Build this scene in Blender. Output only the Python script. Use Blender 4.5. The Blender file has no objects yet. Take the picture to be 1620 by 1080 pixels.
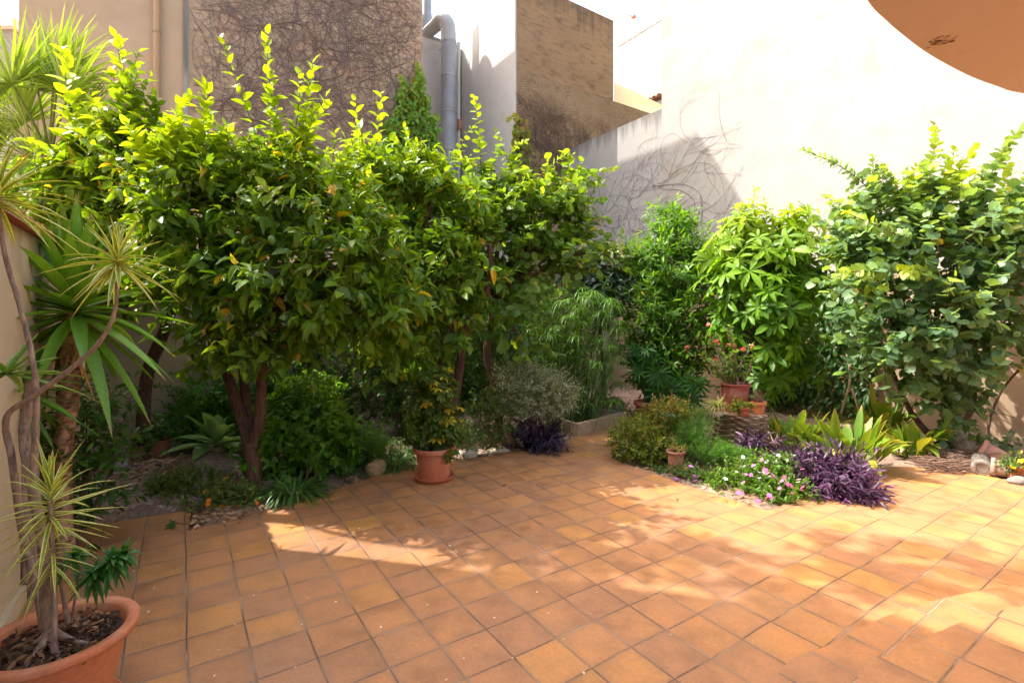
import bpy, math, random
import numpy as np
from mathutils import Vector

R = math.radians
scene = bpy.context.scene
COL = scene.collection

# ---------------------------------------------------------------- camera
H = 1.6
F = 788.0
cam_d = bpy.data.cameras.new('camera')
cam = bpy.data.objects.new('camera', cam_d)
COL.objects.link(cam)
cam.location = (0, 0, H)
cam.rotation_euler = (R(90), 0, 0)
cam_d.sensor_width = 36
cam_d.lens = F / 1620 * 36
cam_d.shift_y = -34 / 1620
cam_d.clip_start = 0.05
cam_d.clip_end = 500
scene.camera = cam

# ---------------------------------------------------------------- light
SUN_EL = 49.0
SUN_L = Vector((0.82, -0.18, -1.0))
SUN_L.normalize()
sun_from = -SUN_L
el = math.asin(sun_from.z)
az = math.atan2(sun_from.x, sun_from.y)      # clockwise from +Y
world = bpy.data.worlds.new('World')
scene.world = world
world.use_nodes = True
wn = world.node_tree
bg = wn.nodes['Background']
sky = wn.nodes.new('ShaderNodeTexSky')
sky.sky_type = 'NISHITA'
sky.sun_disc = False
sky.sun_elevation = el
sky.sun_rotation = az
sky.air_density = 1.3
sky.dust_density = 7.0
sky.ozone_density = 1.0
wn.links.new(sky.outputs[0], bg.inputs[0])
bg.inputs[1].default_value = 0.15
sl = bpy.data.lights.new('sun', 'SUN')
sl.energy = 2.0
sl.angle = R(0.5)
sl.color = (1.0, 0.96, 0.90)
so = bpy.data.objects.new('sun', sl)
COL.objects.link(so)
so.rotation_euler = Vector(SUN_L).to_track_quat('-Z', 'Y').to_euler()
so.location = (-8, 0, 14)
scene.view_settings.view_transform = 'Standard'
scene.view_settings.look = 'None'
scene.view_settings.gamma = 1
scene.view_settings.exposure = 2.2
scene.cycles.max_bounces = 8
scene.cycles.diffuse_bounces = 6
scene.cycles.transmission_bounces = 6
scene.cycles.transparent_max_bounces = 8

# ---------------------------------------------------------------- helpers
A = np.array([-.553, .833, 0.0])
B = np.array([.833, .553, 0.0])
UP = np.array([0, 0, 1.0])


def P(u, v, Y):
    return np.array([(u - 810) / F * Y, Y, H - (v - 506) / F * Y])


def G(u, v, z=0.0):
    return P(u, v, F * (H - z) / (v - 506))


def norm(a):
    a = np.asarray(a, float)
    n = np.linalg.norm(a, axis=-1, keepdims=True)
    return a / np.maximum(n, 1e-9)


class MB:
    """collects arrays of vertices, faces and one colour per vertex"""
    def __init__(s):
        s.v = []; s.f = {3: [], 4: []}; s.c = []; s.n = 0; s.ng = []; s.sm = True

    def add(s, V, Fc, col=(.5, .5, .5)):
        V = np.asarray(V, float).reshape(-1, 3)
        c = np.asarray(col, float)
        if c.ndim == 1:
            c = np.tile(c, (len(V), 1))
        for f in Fc:
            f = np.asarray(f)
            if len(f):
                s.f[f.shape[1]].append(f + s.n)
        s.v.append(V); s.c.append(c); s.n += len(V)

    def poly(s, V, faces, col=(.5, .5, .5)):
        V = np.asarray(V, float).reshape(-1, 3)
        for f in faces:
            s.ng.append([i + s.n for i in f])
        s.v.append(V); s.c.append(np.tile(np.asarray(col, float), (len(V), 1))); s.n += len(V)

    def build(s, name, mat, parent=None, origin=None, smooth=True):
        me = bpy.data.meshes.new(name)
        o = origin if origin is not None else (np.array(parent['_o']) if parent is not None and '_o' in parent else np.zeros(3))
        V = np.concatenate(s.v) - np.asarray(o, float)
        C = np.concatenate(s.c)
        tri = np.concatenate(s.f[3]) if s.f[3] else np.zeros((0, 3), int)
        quad = np.concatenate(s.f[4]) if s.f[4] else np.zeros((0, 4), int)
        ngl = [i for f in s.ng for i in f]
        ngt = [len(f) for f in s.ng]
        loops = np.concatenate([tri.ravel(), quad.ravel(), np.array(ngl, int)]).astype(np.int32)
        tot = np.concatenate([np.full(len(tri), 3), np.full(len(quad), 4), np.array(ngt, int)]).astype(np.int32)
        st = (np.cumsum(tot) - tot).astype(np.int32)
        me.vertices.add(len(V)); me.vertices.foreach_set('co', V.astype(np.float32).ravel())
        me.loops.add(len(loops)); me.loops.foreach_set('vertex_index', loops)
        me.polygons.add(len(tot)); me.polygons.foreach_set('loop_start', st)
        me.polygons.foreach_set('loop_total', tot)
        me.polygons.foreach_set('use_smooth', np.full(len(tot), smooth))
        me.update(calc_edges=True)
        me.validate()
        at = me.color_attributes.new('Col', 'FLOAT_COLOR', 'POINT')
        rgba = np.ones((len(V), 4), np.float32); rgba[:, :3] = C
        at.data.foreach_set('color', rgba.ravel())
        me.materials.append(mat)
        ob = bpy.data.objects.new(name, me)
        COL.objects.link(ob)
        if parent is not None:
            ob.parent = parent
            ob['_o'] = tuple(o)
        elif origin is not None:
            ob.location = tuple(origin)
        return ob


def thing(name, label, cat, loc, group=None):
    o = bpy.data.objects.new(name, None)
    COL.objects.link(o)
    o.empty_display_size = .1
    o.location = tuple(float(x) for x in loc)
    o['_o'] = tuple(float(x) for x in loc)
    o['label'] = label; o['category'] = cat
    if group: o['group'] = group
    return o


def tag(o, label=None, cat=None, group=None, kind=None):
    if label: o['label'] = label
    if cat: o['category'] = cat
    if group: o['group'] = group
    if kind: o['kind'] = kind
    return o


def copies(name, ob, root, locs, scales, rng, tilt=.5):
    """copies of a part, one per location, under the same thing"""
    org = np.array(root['_o'])
    for i, (l, s) in enumerate(zip(locs, scales)):
        c = ob if i == 0 else ob.copy()
        if i: COL.objects.link(c)
        c.parent = root
        c.location = tuple(np.asarray(l) - org)
        c.scale = (s, s, s)
        c.rotation_euler = (rng.uniform(-tilt, tilt), rng.uniform(-tilt, tilt), rng.uniform(0, 6.28))


# ---------------------------------------------------------------- shapes
def frame(d, up=UP):
    d = norm(d)
    u = np.broadcast_to(up, d.shape)
    s = np.cross(d, u)
    bad = np.linalg.norm(s, axis=-1) < 1e-3
    if np.any(bad):
        s = np.where(bad[..., None], np.cross(d, np.array([1.0, .1, 0])), s)
    s = norm(s)
    return s, norm(np.cross(s, d))


def tube(mb, pts, rad, sides=8, col=(.5, .5, .5), cap=True, rough=0, rng=None, smooth_n=0):
    pts = np.asarray(pts, float)
    rad = np.broadcast_to(np.asarray(rad, float), (len(pts),)).copy()
    if smooth_n:
        pts, rad = spline(pts, rad, smooth_n)
    n = len(pts)
    t = np.gradient(pts, axis=0)
    t = norm(t)
    s = np.zeros_like(t); w = np.zeros_like(t)
    ref = np.array([.31, .2, .1]) if abs(t[0][2]) > .8 else UP
    s0 = norm(np.cross(t[0], ref))
    for i in range(n):
        s0 = norm(s0 - t[i] * np.dot(s0, t[i]))
        s[i] = s0; w[i] = np.cross(t[i], s0)
    a = np.arange(sides) / sides * 2 * math.pi
    rr = rad[:, None] * np.ones((n, sides))
    if rough and rng is not None:
        lobes = 1 + rough * np.sin(a * 3 + rng.uniform(0, 6))[None, :] * .6 + rng.normal(0, rough * .5, (n, sides))
        rr = rr * lobes
    V = pts[:, None, :] + rr[..., None] * (np.cos(a)[None, :, None] * s[:, None, :] + np.sin(a)[None, :, None] * w[:, None, :])
    i = np.arange(n - 1)[:, None] * sides; j = np.arange(sides)[None, :]; k = (j + 1) % sides
    Q = np.stack([i + j, i + k, i + sides + k, i + sides + j], -1).reshape(-1, 4)
    mb.add(V, [Q], col)
    if cap:
        for e, fl in ((0, True), (n - 1, False)):
            c = np.arange(sides)
            ring = V[e]
            f = list(range(sides))
            mb.poly(ring, [f[::-1] if not fl else f], col)


def spline(pts, rad, m):
    n = len(pts); out = []; ro = []
    for i in range(n - 1):
        p0 = pts[max(i - 1, 0)]; p1 = pts[i]; p2 = pts[i + 1]; p3 = pts[min(i + 2, n - 1)]
        for k in range(m):
            t = k / m
            out.append(.5 * ((2 * p1) + (-p0 + p2) * t + (2 * p0 - 5 * p1 + 4 * p2 - p3) * t * t + (-p0 + 3 * p1 - 3 * p2 + p3) * t ** 3))
            ro.append(rad[i] * (1 - t) + rad[i + 1] * t)
    out.append(pts[-1]); ro.append(rad[-1])
    return np.array(out), np.array(ro)


def sticks(mb, p0, p1, r0, r1, col):
    """many straight three-sided twigs at once"""
    p0 = np.asarray(p0); p1 = np.asarray(p1); n = len(p0)
    s, w = frame(p1 - p0)
    a = np.array([0, 2.094, 4.189])
    off = np.cos(a)[None, :, None] * s[:, None] + np.sin(a)[None, :, None] * w[:, None]
    V = np.stack([p0[:, None] + off * np.reshape(r0 * np.ones(n), (n, 1, 1)), p1[:, None] + off * np.reshape(r1 * np.ones(n), (n, 1, 1))], 1)
    base = (np.arange(n) * 6)[:, None, None]
    q = np.array([[0, 1, 4, 3], [1, 2, 5, 4], [2, 0, 3, 5]])
    mb.add(V, [(base + q[None]).reshape(-1, 4)], col)


def box(mb, c, dx, dy, sx, sy, z0, z1, col=(.5, .5, .5)):
    """box with centre c, half sizes sx, sy along unit vectors dx, dy"""
    c = np.asarray(c, float).copy(); c[2] = 0
    dx = np.asarray(dx, float); dy = np.asarray(dy, float)
    q = [c - dx * sx - dy * sy, c + dx * sx - dy * sy, c + dx * sx + dy * sy, c - dx * sx + dy * sy]
    prism(mb, q, z0, z1, col)


def prism(mb, poly, z0, z1, col=(.5, .5, .5)):
    """z0, z1 may be numbers or one per corner"""
    n = len(poly)
    z0 = np.broadcast_to(z0, (n,)); z1 = np.broadcast_to(z1, (n,))
    b = [[p[0], p[1], z0[i]] for i, p in enumerate(poly)]
    t = [[p[0], p[1], z1[i]] for i, p in enumerate(poly)]
    ar = sum(poly[i][0] * poly[(i + 1) % n][1] - poly[(i + 1) % n][0] * poly[i][1] for i in range(n))
    idx = list(range(n))
    if ar < 0:
        b.reverse(); t.reverse()
    V = b + t
    f = [idx[::-1], [i + n for i in idx]]
    for i in idx:
        j = (i + 1) % n
        f.append([i, j, n + j, n + i])
    mb.poly(V, f, col)


def lathe(mb, c, prof, sides=40, col=(.5, .5, .5), tilt=None, sx=1.0, wob=0, rng=None):
    c = np.asarray(c, float)
    a = np.arange(sides) / sides * 2 * math.pi
    pr = np.array(prof, float)
    V = np.zeros((len(pr), sides, 3))
    V[..., 0] = pr[:, 0:1] * np.cos(a) * sx; V[..., 1] = pr[:, 0:1] * np.sin(a); V[..., 2] = pr[:, 1:2]
    if tilt is not None:
        V = V @ np.array(tilt).T
    V = V + c
    i = np.arange(len(pr) - 1)[:, None] * sides; j = np.arange(sides)[None]; k = (j + 1) % sides
    Q = np.stack([i + j, i + k, i + sides + k, i + sides + j], -1).reshape(-1, 4)
    mb.add(V, [Q], col)


def blob_rock(mb, c, r, rng, col, flat=.7):
    n, m = 9, 14
    th = np.linspace(0.02, math.pi - .02, n); ph = np.arange(m) / m * 2 * math.pi
    V = np.zeros((n, m, 3))
    ks = rng.normal(0, 1, (7, 3)) * 2.2; phs = rng.uniform(0, 6, 7)
    D = np.stack([np.sin(th)[:, None] * np.cos(ph), np.sin(th)[:, None] * np.sin(ph), np.cos(th)[:, None] * np.ones(m)], -1)
    d = 1 + sum(.09 * np.sin(D @ k + p) for k, p in zip(ks, phs))
    V = D * d[..., None] * np.array(r) * np.array([1, 1, flat]) + np.asarray(c)
    i = np.arange(n - 1)[:, None] * m; j = np.arange(m)[None]; k = (j + 1) % m
    Q = np.stack([i + j, i + m + j, i + m + k, i + k], -1).reshape(-1, 4)
    mb.add(V, [Q], col)


# leaf outlines: y along the leaf (0..1), half widths, fold and curl
def tmpl(ys, ws, fold=.25, curl=.25, ext=None):
    ys = np.array(ys); ws = np.array(ws)
    n = len(ys); V = []; Fq = []; Ft = []
    for y, w in zip(ys, ws):
        z = -curl * y * y
        V += [(-w, y, z + fold * w), (0, y, z), (w, y, z + fold * w)]
    for i in range(n - 1):
        a = i * 3; b = a + 3
        if ws[i] < 1e-4:
            Ft += [(a + 1, b + 1, b), (a + 1, b + 2, b + 1)]
        elif ws[i + 1] < 1e-4:
            Ft += [(a, a + 1, b + 1), (a + 1, a + 2, b + 1)]
        else:
            Fq += [(a, a + 1, b + 1, b), (a + 1, a + 2, b + 2, b + 1)]
    return np.array(V, float), np.array(Ft, int).reshape(-1, 3), np.array(Fq, int).reshape(-1, 4)


OVATE = tmpl([0, .12, .38, .72, 1], [0, .17, .27, .19, 0], .35, .22)
OVALN = tmpl([0, .3, .65, 1], [0, .2, .19, 0], .3, .2)
OVATE2 = tmpl([0, .12, .38, .72, 1], [0, .15, .22, .16, 0], .9, .65)
LANCE = tmpl([0, .3, .7, 1], [0, .085, .07, 0], .4, .2)
ELLIP = tmpl([0, .45, .8, 1], [0, .17, .15, 0], .3, .3)
TINY = tmpl([0, .5, 1], [0, .26, 0], .3, .1)
NEEDLE = tmpl([0, .5, 1], [0, .05, 0], .3, .1)
ROUND = (np.array([[0, 0, 0], [-.42, -.1, .05], [-.6, .3, .09], [-.5, .72, .04], [-.2, .94, -.03], [0, .8, -.05],
                   [.2, .94, -.03], [.5, .72, .04], [.6, .3, .09], [.42, -.1, .05]]) * np.array([.82, 1, 1]),
         np.array([[0, 2, 1], [0, 9, 8]]), np.array([[0, 5, 3, 2], [0, 8, 7, 5]]))
_t = ROUND
ROUND = (_t[0], np.array([[0, 2, 1], [0, 9, 8], [5, 4, 3], [5, 7, 6]]), _t[2])
PETAL = tmpl([0, .6, 1], [.05, .38, .2], .1, .15)


def leaves(mb, T, pos, d, nrm, size, col, wf=1.0):
    V0, Ft, Fq = T
    pos = np.asarray(pos, float).reshape(-1, 3); N = len(pos)
    if N == 0: return
    d = norm(np.asarray(d, float).reshape(-1, 3))
    nrm = np.asarray(nrm, float).reshape(-1, 3)
    s = norm(np.cross(d, nrm)); n = np.cross(s, d)
    size = np.broadcast_to(size, (N,))
    M = np.stack([s * (size * wf)[:, None], d * size[:, None], n * size[:, None]], 1)  # N,3,3 rows
    V = np.einsum('kj,njc->nkc', V0, M) + pos[:, None]
    k = len(V0)
    base = (np.arange(N) * k)[:, None, None]
    col = np.asarray(col, float)
    if col.ndim == 1: col = np.tile(col, (N, 1))
    C = np.repeat(col, k, axis=0)
    Fs = []
    if len(Ft): Fs.append((base + Ft[None]).reshape(-1, 3))
    if len(Fq): Fs.append((base + Fq[None]).reshape(-1, 4))
    mb.add(V.reshape(-1, 3), Fs, C)


def straps(mb, base, d, L, W, droop, col, T=7, prof=None, fold=.25, tipcol=None, edge=None, rng=None):
    """long curved blades, all at once"""
    base = np.asarray(base, float).reshape(-1, 3); N = len(base)
    d = norm(np.asarray(d, float).reshape(-1, 3))
    L = np.broadcast_to(L, (N,)); W = np.broadcast_to(W, (N,)); droop = np.broadcast_to(droop, (N,))
    t = np.linspace(0, 1, T)
    if prof is None: prof = lambda t: np.minimum(1, .55 + t * 2) * (1 - t ** 2.6)
    w = prof(t)
    s, up = frame(d)
    pos = base[:, None] + d[:, None] * (L[:, None] * (t - .12 * np.abs(droop)[:, None] * t ** 3))[..., None]
    pos[..., 2] -= (droop * L)[:, None] * t[None] ** 2
    hw = W[:, None] * w[None] * .5
    l = pos - s[:, None] * hw[..., None] + up[:, None] * (hw * fold)[..., None]
    r = pos + s[:, None] * hw[..., None] + up[:, None] * (hw * fold)[..., None]
    col = np.asarray(col, float)
    if col.ndim == 1: col = np.tile(col, (N, 1))
    if edge is None:
        V = np.stack([l, pos, r], 2)                      # N,T,3,3
        C = np.repeat(col[:, None], T, 1)
        if tipcol is not None:
            f = np.clip((t - .86) / .14, 0, 1)[None, :, None]
            C = C * (1 - f) + np.asarray(tipcol) * f
        C = np.repeat(C[:, :, None], 3, 2)
        K = 3
    else:
        li = pos - s[:, None] * (hw * .55)[..., None] + up[:, None] * (hw * fold * .55)[..., None]
        ri = pos + s[:, None] * (hw * .55)[..., None] + up[:, None] * (hw * fold * .55)[..., None]
        V = np.stack([l, li, li + 0, pos, ri + 0, ri, r], 2)
        C = np.repeat(np.repeat(col[:, None, None], T, 1), 7, 2)
        e = np.asarray(edge)
        C[:, :, [0, 1, 5, 6]] = e
        if tipcol is not None:
            f = np.clip((t - .8) / .2, 0, 1)[None, :, None, None]
            C = C * (1 - f) + np.asarray(tipcol) * f
        K = 7
    i = np.arange(T - 1)[:, None] * K; j = np.arange(K - 1)[None]
    q = np.stack([i + j, i + j + 1, i + K + j + 1, i + K + j], -1).reshape(-1, 4)
    if edge is not None:
        jj = np.tile(np.arange(K - 1), T - 1)
        q = q[~np.isin(jj, [1, 4])]
    Fq = ((np.arange(N) * T * K)[:, None, None] + q[None]).reshape(-1, 4)
    mb.add(V.reshape(-1, 3), [Fq], C.reshape(-1, 3))


def E(u, v, Y, ru, rv, ry):
    """an ellipsoid of crown: centre and radii in metres"""
    return P(u, v, Y), np.array([ru / F * Y, ry, rv / F * Y])


def rnd_unit(rng, n):
    return norm(rng.normal(0, 1, (n, 3)))


def mixc(a, b, t):
    t = np.asarray(t)[..., None]
    return np.asarray(a) * (1 - t) + np.asarray(b) * t


def twig_leaves(mbL, mbW, base, td, tl, lpt, size, T, pal, rng, alpha=58, droop=.15, young=0.0, old=.03, flat=.6, wf=1.0,
                twig_r=.003, twig_col=(.12, .09, .05), whorl=False, jit=.18):
    """leaves set spirally along twigs; pal = (dark, mid, young, old) leaf colours"""
    n = len(base); td = norm(td); tl = np.broadcast_to(tl, (n,))
    young = np.broadcast_to(young, (n,))
    s, w = frame(td)
    k = np.arange(lpt)
    t = (k + .6) / lpt if not whorl else np.full(lpt, 1.0)
    ang = k[None] * 2.399 + rng.uniform(0, 6.28, (n, 1)) + rng.normal(0, .25, (n, lpt))
    a = np.radians(alpha) * (1 - .55 * (t[None] ** 3 if not whorl else 0)) + rng.normal(0, .15, (n, lpt))
    perp = np.cos(ang)[..., None] * s[:, None] + np.sin(ang)[..., None] * w[:, None]
    ld = np.cos(a)[..., None] * td[:, None] + np.sin(a)[..., None] * perp
    ld = ld + rng.normal(0, jit, ld.shape); ld[..., 2] -= droop
    ld = norm(ld)
    pos = base[:, None] + td[:, None] * (tl[:, None] * t[None])[..., None]
    pos[..., 2] -= (.12 * tl[:, None] * t[None] ** 2)
    nr = td[:, None] * (1 - flat) + UP * flat + rng.normal(0, .35, ld.shape)
    sz = size * rng.uniform(.5, 1.28, (n, lpt)) * (1 - .25 * t[None] * (not whorl))
    c = mixc(pal[0], pal[1], np.clip(rng.beta(1.6, 1.6, (n, lpt)), 0, 1))
    yf = np.clip(young[:, None] * (.55 + .75 * t[None]) + rng.normal(0, .07, (n, lpt)), 0, 1)
    c = mixc(c, pal[2], yf)
    o = (rng.random((n, lpt)) < old).astype(float) * rng.uniform(.4, 1, (n, lpt))
    c = mixc(c, pal[3], o)
    c = c * rng.uniform(.8, 1.2, (n, lpt, 1))
    args = [pos.reshape(-1, 3), ld.reshape(-1, 3), nr.reshape(-1, 3), sz.ravel(), c.reshape(-1, 3)]
    if T is OVATE:
        m = rng.random(n * lpt) < .3
        leaves(mbL, OVATE2, *[a_[m] for a_ in args], wf)
        args = [a_[~m] for a_ in args]
    leaves(mbL, T, *args, wf)
    if mbW is not None:
        p1 = base + td * tl[:, None]; p1[:, 2] -= .12 * tl
        sticks(mbW, base, p1, twig_r * 1.3, twig_r * .6, twig_col)


def sample_blobs(blobs, n, rng, rmin=.3, pw=.45):
    a = np.array([(b[1][0] * b[1][1] + b[1][1] * b[1][2] + b[1][0] * b[1][2]) for b in blobs])
    idx = rng.choice(len(blobs), n, p=a / a.sum())
    c = np.array([b[0] for b in blobs])[idx]; r = np.array([b[1] for b in blobs])[idx]
    d = rnd_unit(rng, n)
    rr = np.maximum(rng.random(n) ** pw, rmin)
    # uneven outline: low-frequency dents and bumps
    k = rng.normal(0, 1, (5, 3)) * 3.0; ph = rng.uniform(0, 6, 5)
    m = 1 + .10 * sum(np.sin(d @ kk + p + idx * 1.7) for kk, p in zip(k, ph))
    return c + d * r * (rr * m)[:, None], d, idx, rr


def crown(mbL, mbW, blobs, n, tl, lpt, size, T, pal, rng, up=.25, outw=.8, top_young=0.0, zmid=None, clump=0.0, **kw):
    base, d, idx, rr = sample_blobs(blobs, n, rng)
    if clump > 0:      # gather the twigs into sprays, so that gaps open between them
        m = max(6, n // 14)
        cc, _, _, _ = sample_blobs(blobs, m, rng, .45)
        j = np.argmin(((base[:, None] - cc[None]) ** 2).sum(-1), 1)
        base = base * (1 - clump) + cc[j] * clump
    td = norm(d * outw + UP * up + rng.normal(0, .45, d.shape))
    z = base[:, 2]
    zs = np.sort(z)
    hi = (z - zs[0]) / (zs[-1] - zs[0] + 1e-6)
    yg = np.clip(top_young * (hi ** 3) * 1.6 * (rr > .6) * rng.uniform(.2, 1.3, n) + (rng.random(n) < top_young * .06) * .6, 0, 1)
    twig_leaves(mbL, mbW, base, td, tl * rng.uniform(.6, 1.25, n), lpt, size, T, pal, rng, young=yg, **kw)
    return base, idx


def limb(mb, p0, p1, r0, r1, rng, sag=.12, n=6, sides=7, col=(.16, .09, .05), bend=.12):
    p0 = np.asarray(p0); p1 = np.asarray(p1)
    L = np.linalg.norm(p1 - p0)
    t = np.linspace(0, 1, n)[:, None]
    pts = p0 * (1 - t) + p1 * t
    off = rng.normal(0, bend * L, 3)
    pts = pts + np.sin(t * math.pi) * off * .6
    pts[1:-1] += rng.normal(0, .02 * L, (n - 2, 3))
    tube(mb, pts, np.linspace(r0, r1, n), sides, col, smooth_n=2, rough=.06, rng=rng)
    return pts


def limbs_to(mb, fork, blobs, base, idx, rng, r0=.04, per=5, col=(.16, .09, .05), r2=.006):
    for b in range(len(blobs)):
        c = blobs[b][0]
        pts = limb(mb, fork, c, r0, r0 * .45, rng, col=col)
        m = np.where(idx == b)[0]
        if len(m) == 0: continue
        for j in rng.choice(m, min(per, len(m)), replace=False):
            q = pts[rng.integers(2, len(pts))]
            limb(mb, q, base[j], r0 * .3, r2, rng, n=5, sides=5, col=col)


def shoot(mbL, mbW, path, n, size, T, pal, rng, r=.006, alpha=60, young=(0, 1), two_rank=False, col=(.12, .13, .05), droop=.1, wf=1.0):
    path = np.asarray(path, float)
    pts, rad = spline(path, np.linspace(r, r * .3, len(path)), 8)
    tube(mbW, pts, rad, 5, col, cap=False)
    cum = np.concatenate([[0], np.cumsum(np.linalg.norm(np.diff(pts, axis=0), axis=1))])
    t = (np.arange(n) + .5) / n
    s = t * cum[-1]
    pos = np.stack([np.interp(s, cum, pts[:, i]) for i in range(3)], 1)
    tg = norm(np.stack([np.interp(s, cum, np.gradient(pts, axis=0)[:, i]) for i in range(3)], 1))
    sd, w = frame(tg, np.array([0, -1.0, .2]))
    if two_rank:
        ang = (np.arange(n) % 2) * math.pi + rng.normal(0, .4, n)
    else:
        ang = np.arange(n) * 2.399
    a = np.radians(alpha) * (1 - .5 * t ** 4)
    perp = np.cos(ang)[:, None] * sd + np.sin(ang)[:, None] * w
    ld = np.cos(a)[:, None] * tg + np.sin(a)[:, None] * perp + rng.normal(0, .15, (n, 3))
    ld[:, 2] -= droop
    nr = tg + rng.normal(0, .35, (n, 3)) + UP * .4
    y = young[0] + (young[1] - young[0]) * t ** 1.5
    c = mixc(mixc(pal[0], pal[1], rng.random(n)), pal[2], np.clip(y + rng.normal(0, .08, n), 0, 1)) * rng.uniform(.85, 1.15, (n, 1))
    leaves(mbL, T, pos, ld, nr, size * (1.05 - .5 * t ** 3) * rng.uniform(.8, 1.15, n), c, wf)


def palmate(mbL, mbW, c, ax, size, k, T, cols, rng, spread=1.15, wf=1.0, droop=.25, pet=0.0, petdir=None):
    """each centre carries k leaflets radiating round its axis"""
    n = len(c); ax = norm(ax)
    s, w = frame(ax, np.array([0.1, .2, 1.0]))
    ang = np.arange(k)[None] / k * 2 * math.pi + rng.uniform(0, 6.28, (n, 1)) + rng.normal(0, .12, (n, k))
    perp = np.cos(ang)[..., None] * s[:, None] + np.sin(ang)[..., None] * w[:, None]
    ld = perp * math.sin(spread) + ax[:, None] * math.cos(spread)
    ld = ld + rng.normal(0, .08, ld.shape); ld[..., 2] -= droop
    nr = ax[:, None] + np.zeros_like(ld) + UP * .2
    sz = np.broadcast_to(size, (n,))[:, None] * rng.uniform(.8, 1.15, (n, k))
    C = np.repeat(cols[:, None], k, 1) * rng.uniform(.85, 1.15, (n, k, 1))
    leaves(mbL, T, np.repeat(c[:, None], k, 1).reshape(-1, 3), ld.reshape(-1, 3), nr.reshape(-1, 3), sz.ravel(), C.reshape(-1, 3), wf)


# ---------------------------------------------------------------- materials
def new_mat(name):
    m = bpy.data.materials.new(name); m.use_nodes = True
    nt = m.node_tree
    return m, nt, nt.nodes['Principled BSDF'], nt.nodes['Material Output']


def N(nt, t, **kw):
    n = nt.nodes.new(t)
    for k, v in kw.items():
        if k in n.inputs: n.inputs[k].default_value = v
        else: setattr(n, k, v)
    return n


def noise(nt, vec, scale, detail=4, rough=.55, dist=0.0, st=None):
    n = nt.nodes.new('ShaderNodeTexNoise')
    n.inputs['Scale'].default_value = scale; n.inputs['Detail'].default_value = detail
    n.inputs['Roughness'].default_value = rough; n.inputs['Distortion'].default_value = dist
    if st is not None:
        mp = nt.nodes.new('ShaderNodeMapping'); mp.inputs['Scale'].default_value = st
        nt.links.new(vec, mp.inputs[0]); nt.links.new(mp.outputs[0], n.inputs[0])
    else:
        nt.links.new(vec, n.inputs[0])
    return n.outputs[0]


def ramp(nt, fac, stops):
    r = nt.nodes.new('ShaderNodeValToRGB')
    el_ = r.color_ramp.elements
    while len(el_) < len(stops): el_.new(.5)
    for e, (p, c) in zip(el_, stops):
        e.position = p; e.color = (*c, 1) if len(c) == 3 else c
    nt.links.new(fac, r.inputs[0])
    return r.outputs[0]


def mix(nt, fac, a, b, mode='MIX'):
    m = nt.nodes.new('ShaderNodeMix'); m.data_type = 'RGBA'; m.blend_type = mode
    for s, v in ((m.inputs[0], fac), (m.inputs[6], a), (m.inputs[7], b)):
        if isinstance(v, (int, float)): s.default_value = v
        elif isinstance(v, tuple): s.default_value = (*v, 1) if len(v) == 3 else v
        else: nt.links.new(v, s)
    return m.outputs[2]


def mth(nt, op, a, b=None, c=None):
    m = nt.nodes.new('ShaderNodeMath'); m.operation = op
    for i, v in enumerate((a, b, c)):
        if v is None: continue
        if isinstance(v, (int, float)): m.inputs[i].default_value = v
        else: nt.links.new(v, m.inputs[i])
    return m.outputs[0]


def bump(nt, h, bs, strength=.4, dist=.01):
    b = nt.nodes.new('ShaderNodeBump'); b.inputs['Strength'].default_value = strength; b.inputs['Distance'].default_value = dist
    nt.links.new(h, b.inputs['Height']); nt.links.new(b.outputs[0], bs.inputs['Normal'])


def geo_pos(nt):
    return nt.nodes.new('ShaderNodeNewGeometry').outputs['Position']


def leaf_mat(name, trans=.35, rough=.42, tint=(1.5, 1.35, .45), spec=.45):
    m, nt, bs, out = new_mat(name)
    at = nt.nodes.new('ShaderNodeAttribute'); at.attribute_name = 'Col'
    p = geo_pos(nt)
    n1 = noise(nt, p, 90, 2)
    c = mix(nt, 1.0, at.outputs['Color'], ramp(nt, n1, [(.3, (.8, .8, .8)), (.7, (1.18, 1.18, 1.18))]), 'MULTIPLY')
    nt.links.new(c, bs.inputs['Base Color'])
    bs.inputs['Roughness'].default_value = rough
    bs.inputs['Specular IOR Level'].default_value = spec
    tr = nt.nodes.new('ShaderNodeBsdfTranslucent')
    tc = mix(nt, 1.0, c, (*tint, 1), 'MULTIPLY')
    nt.links.new(tc, tr.inputs[0])
    ms = nt.nodes.new('ShaderNodeMixShader'); ms.inputs[0].default_value = trans
    nt.links.new(bs.outputs[0], ms.inputs[1]); nt.links.new(tr.outputs[0], ms.inputs[2])
    nt.links.new(ms.outputs[0], out.inputs[0])
    return m


def attr_mat(name, rough=.6, nscale=30, bumps=.3, var=.25, bdist=.005, spec=.3):
    m, nt, bs, out = new_mat(name)
    at = nt.nodes.new('ShaderNodeAttribute'); at.attribute_name = 'Col'
    p = geo_pos(nt)
    n1 = noise(nt, p, nscale, 5)
    lo, hi = 1 - var, 1 + var
    c = mix(nt, 1.0, at.outputs['Color'], ramp(nt, n1, [(.3, (lo,) * 3), (.7, (hi,) * 3)]), 'MULTIPLY')
    nt.links.new(c, bs.inputs['Base Color'])
    bs.inputs['Roughness'].default_value = rough
    bs.inputs['Specular IOR Level'].default_value = spec
    bump(nt, n1, bs, bumps, bdist)
    return m


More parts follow.
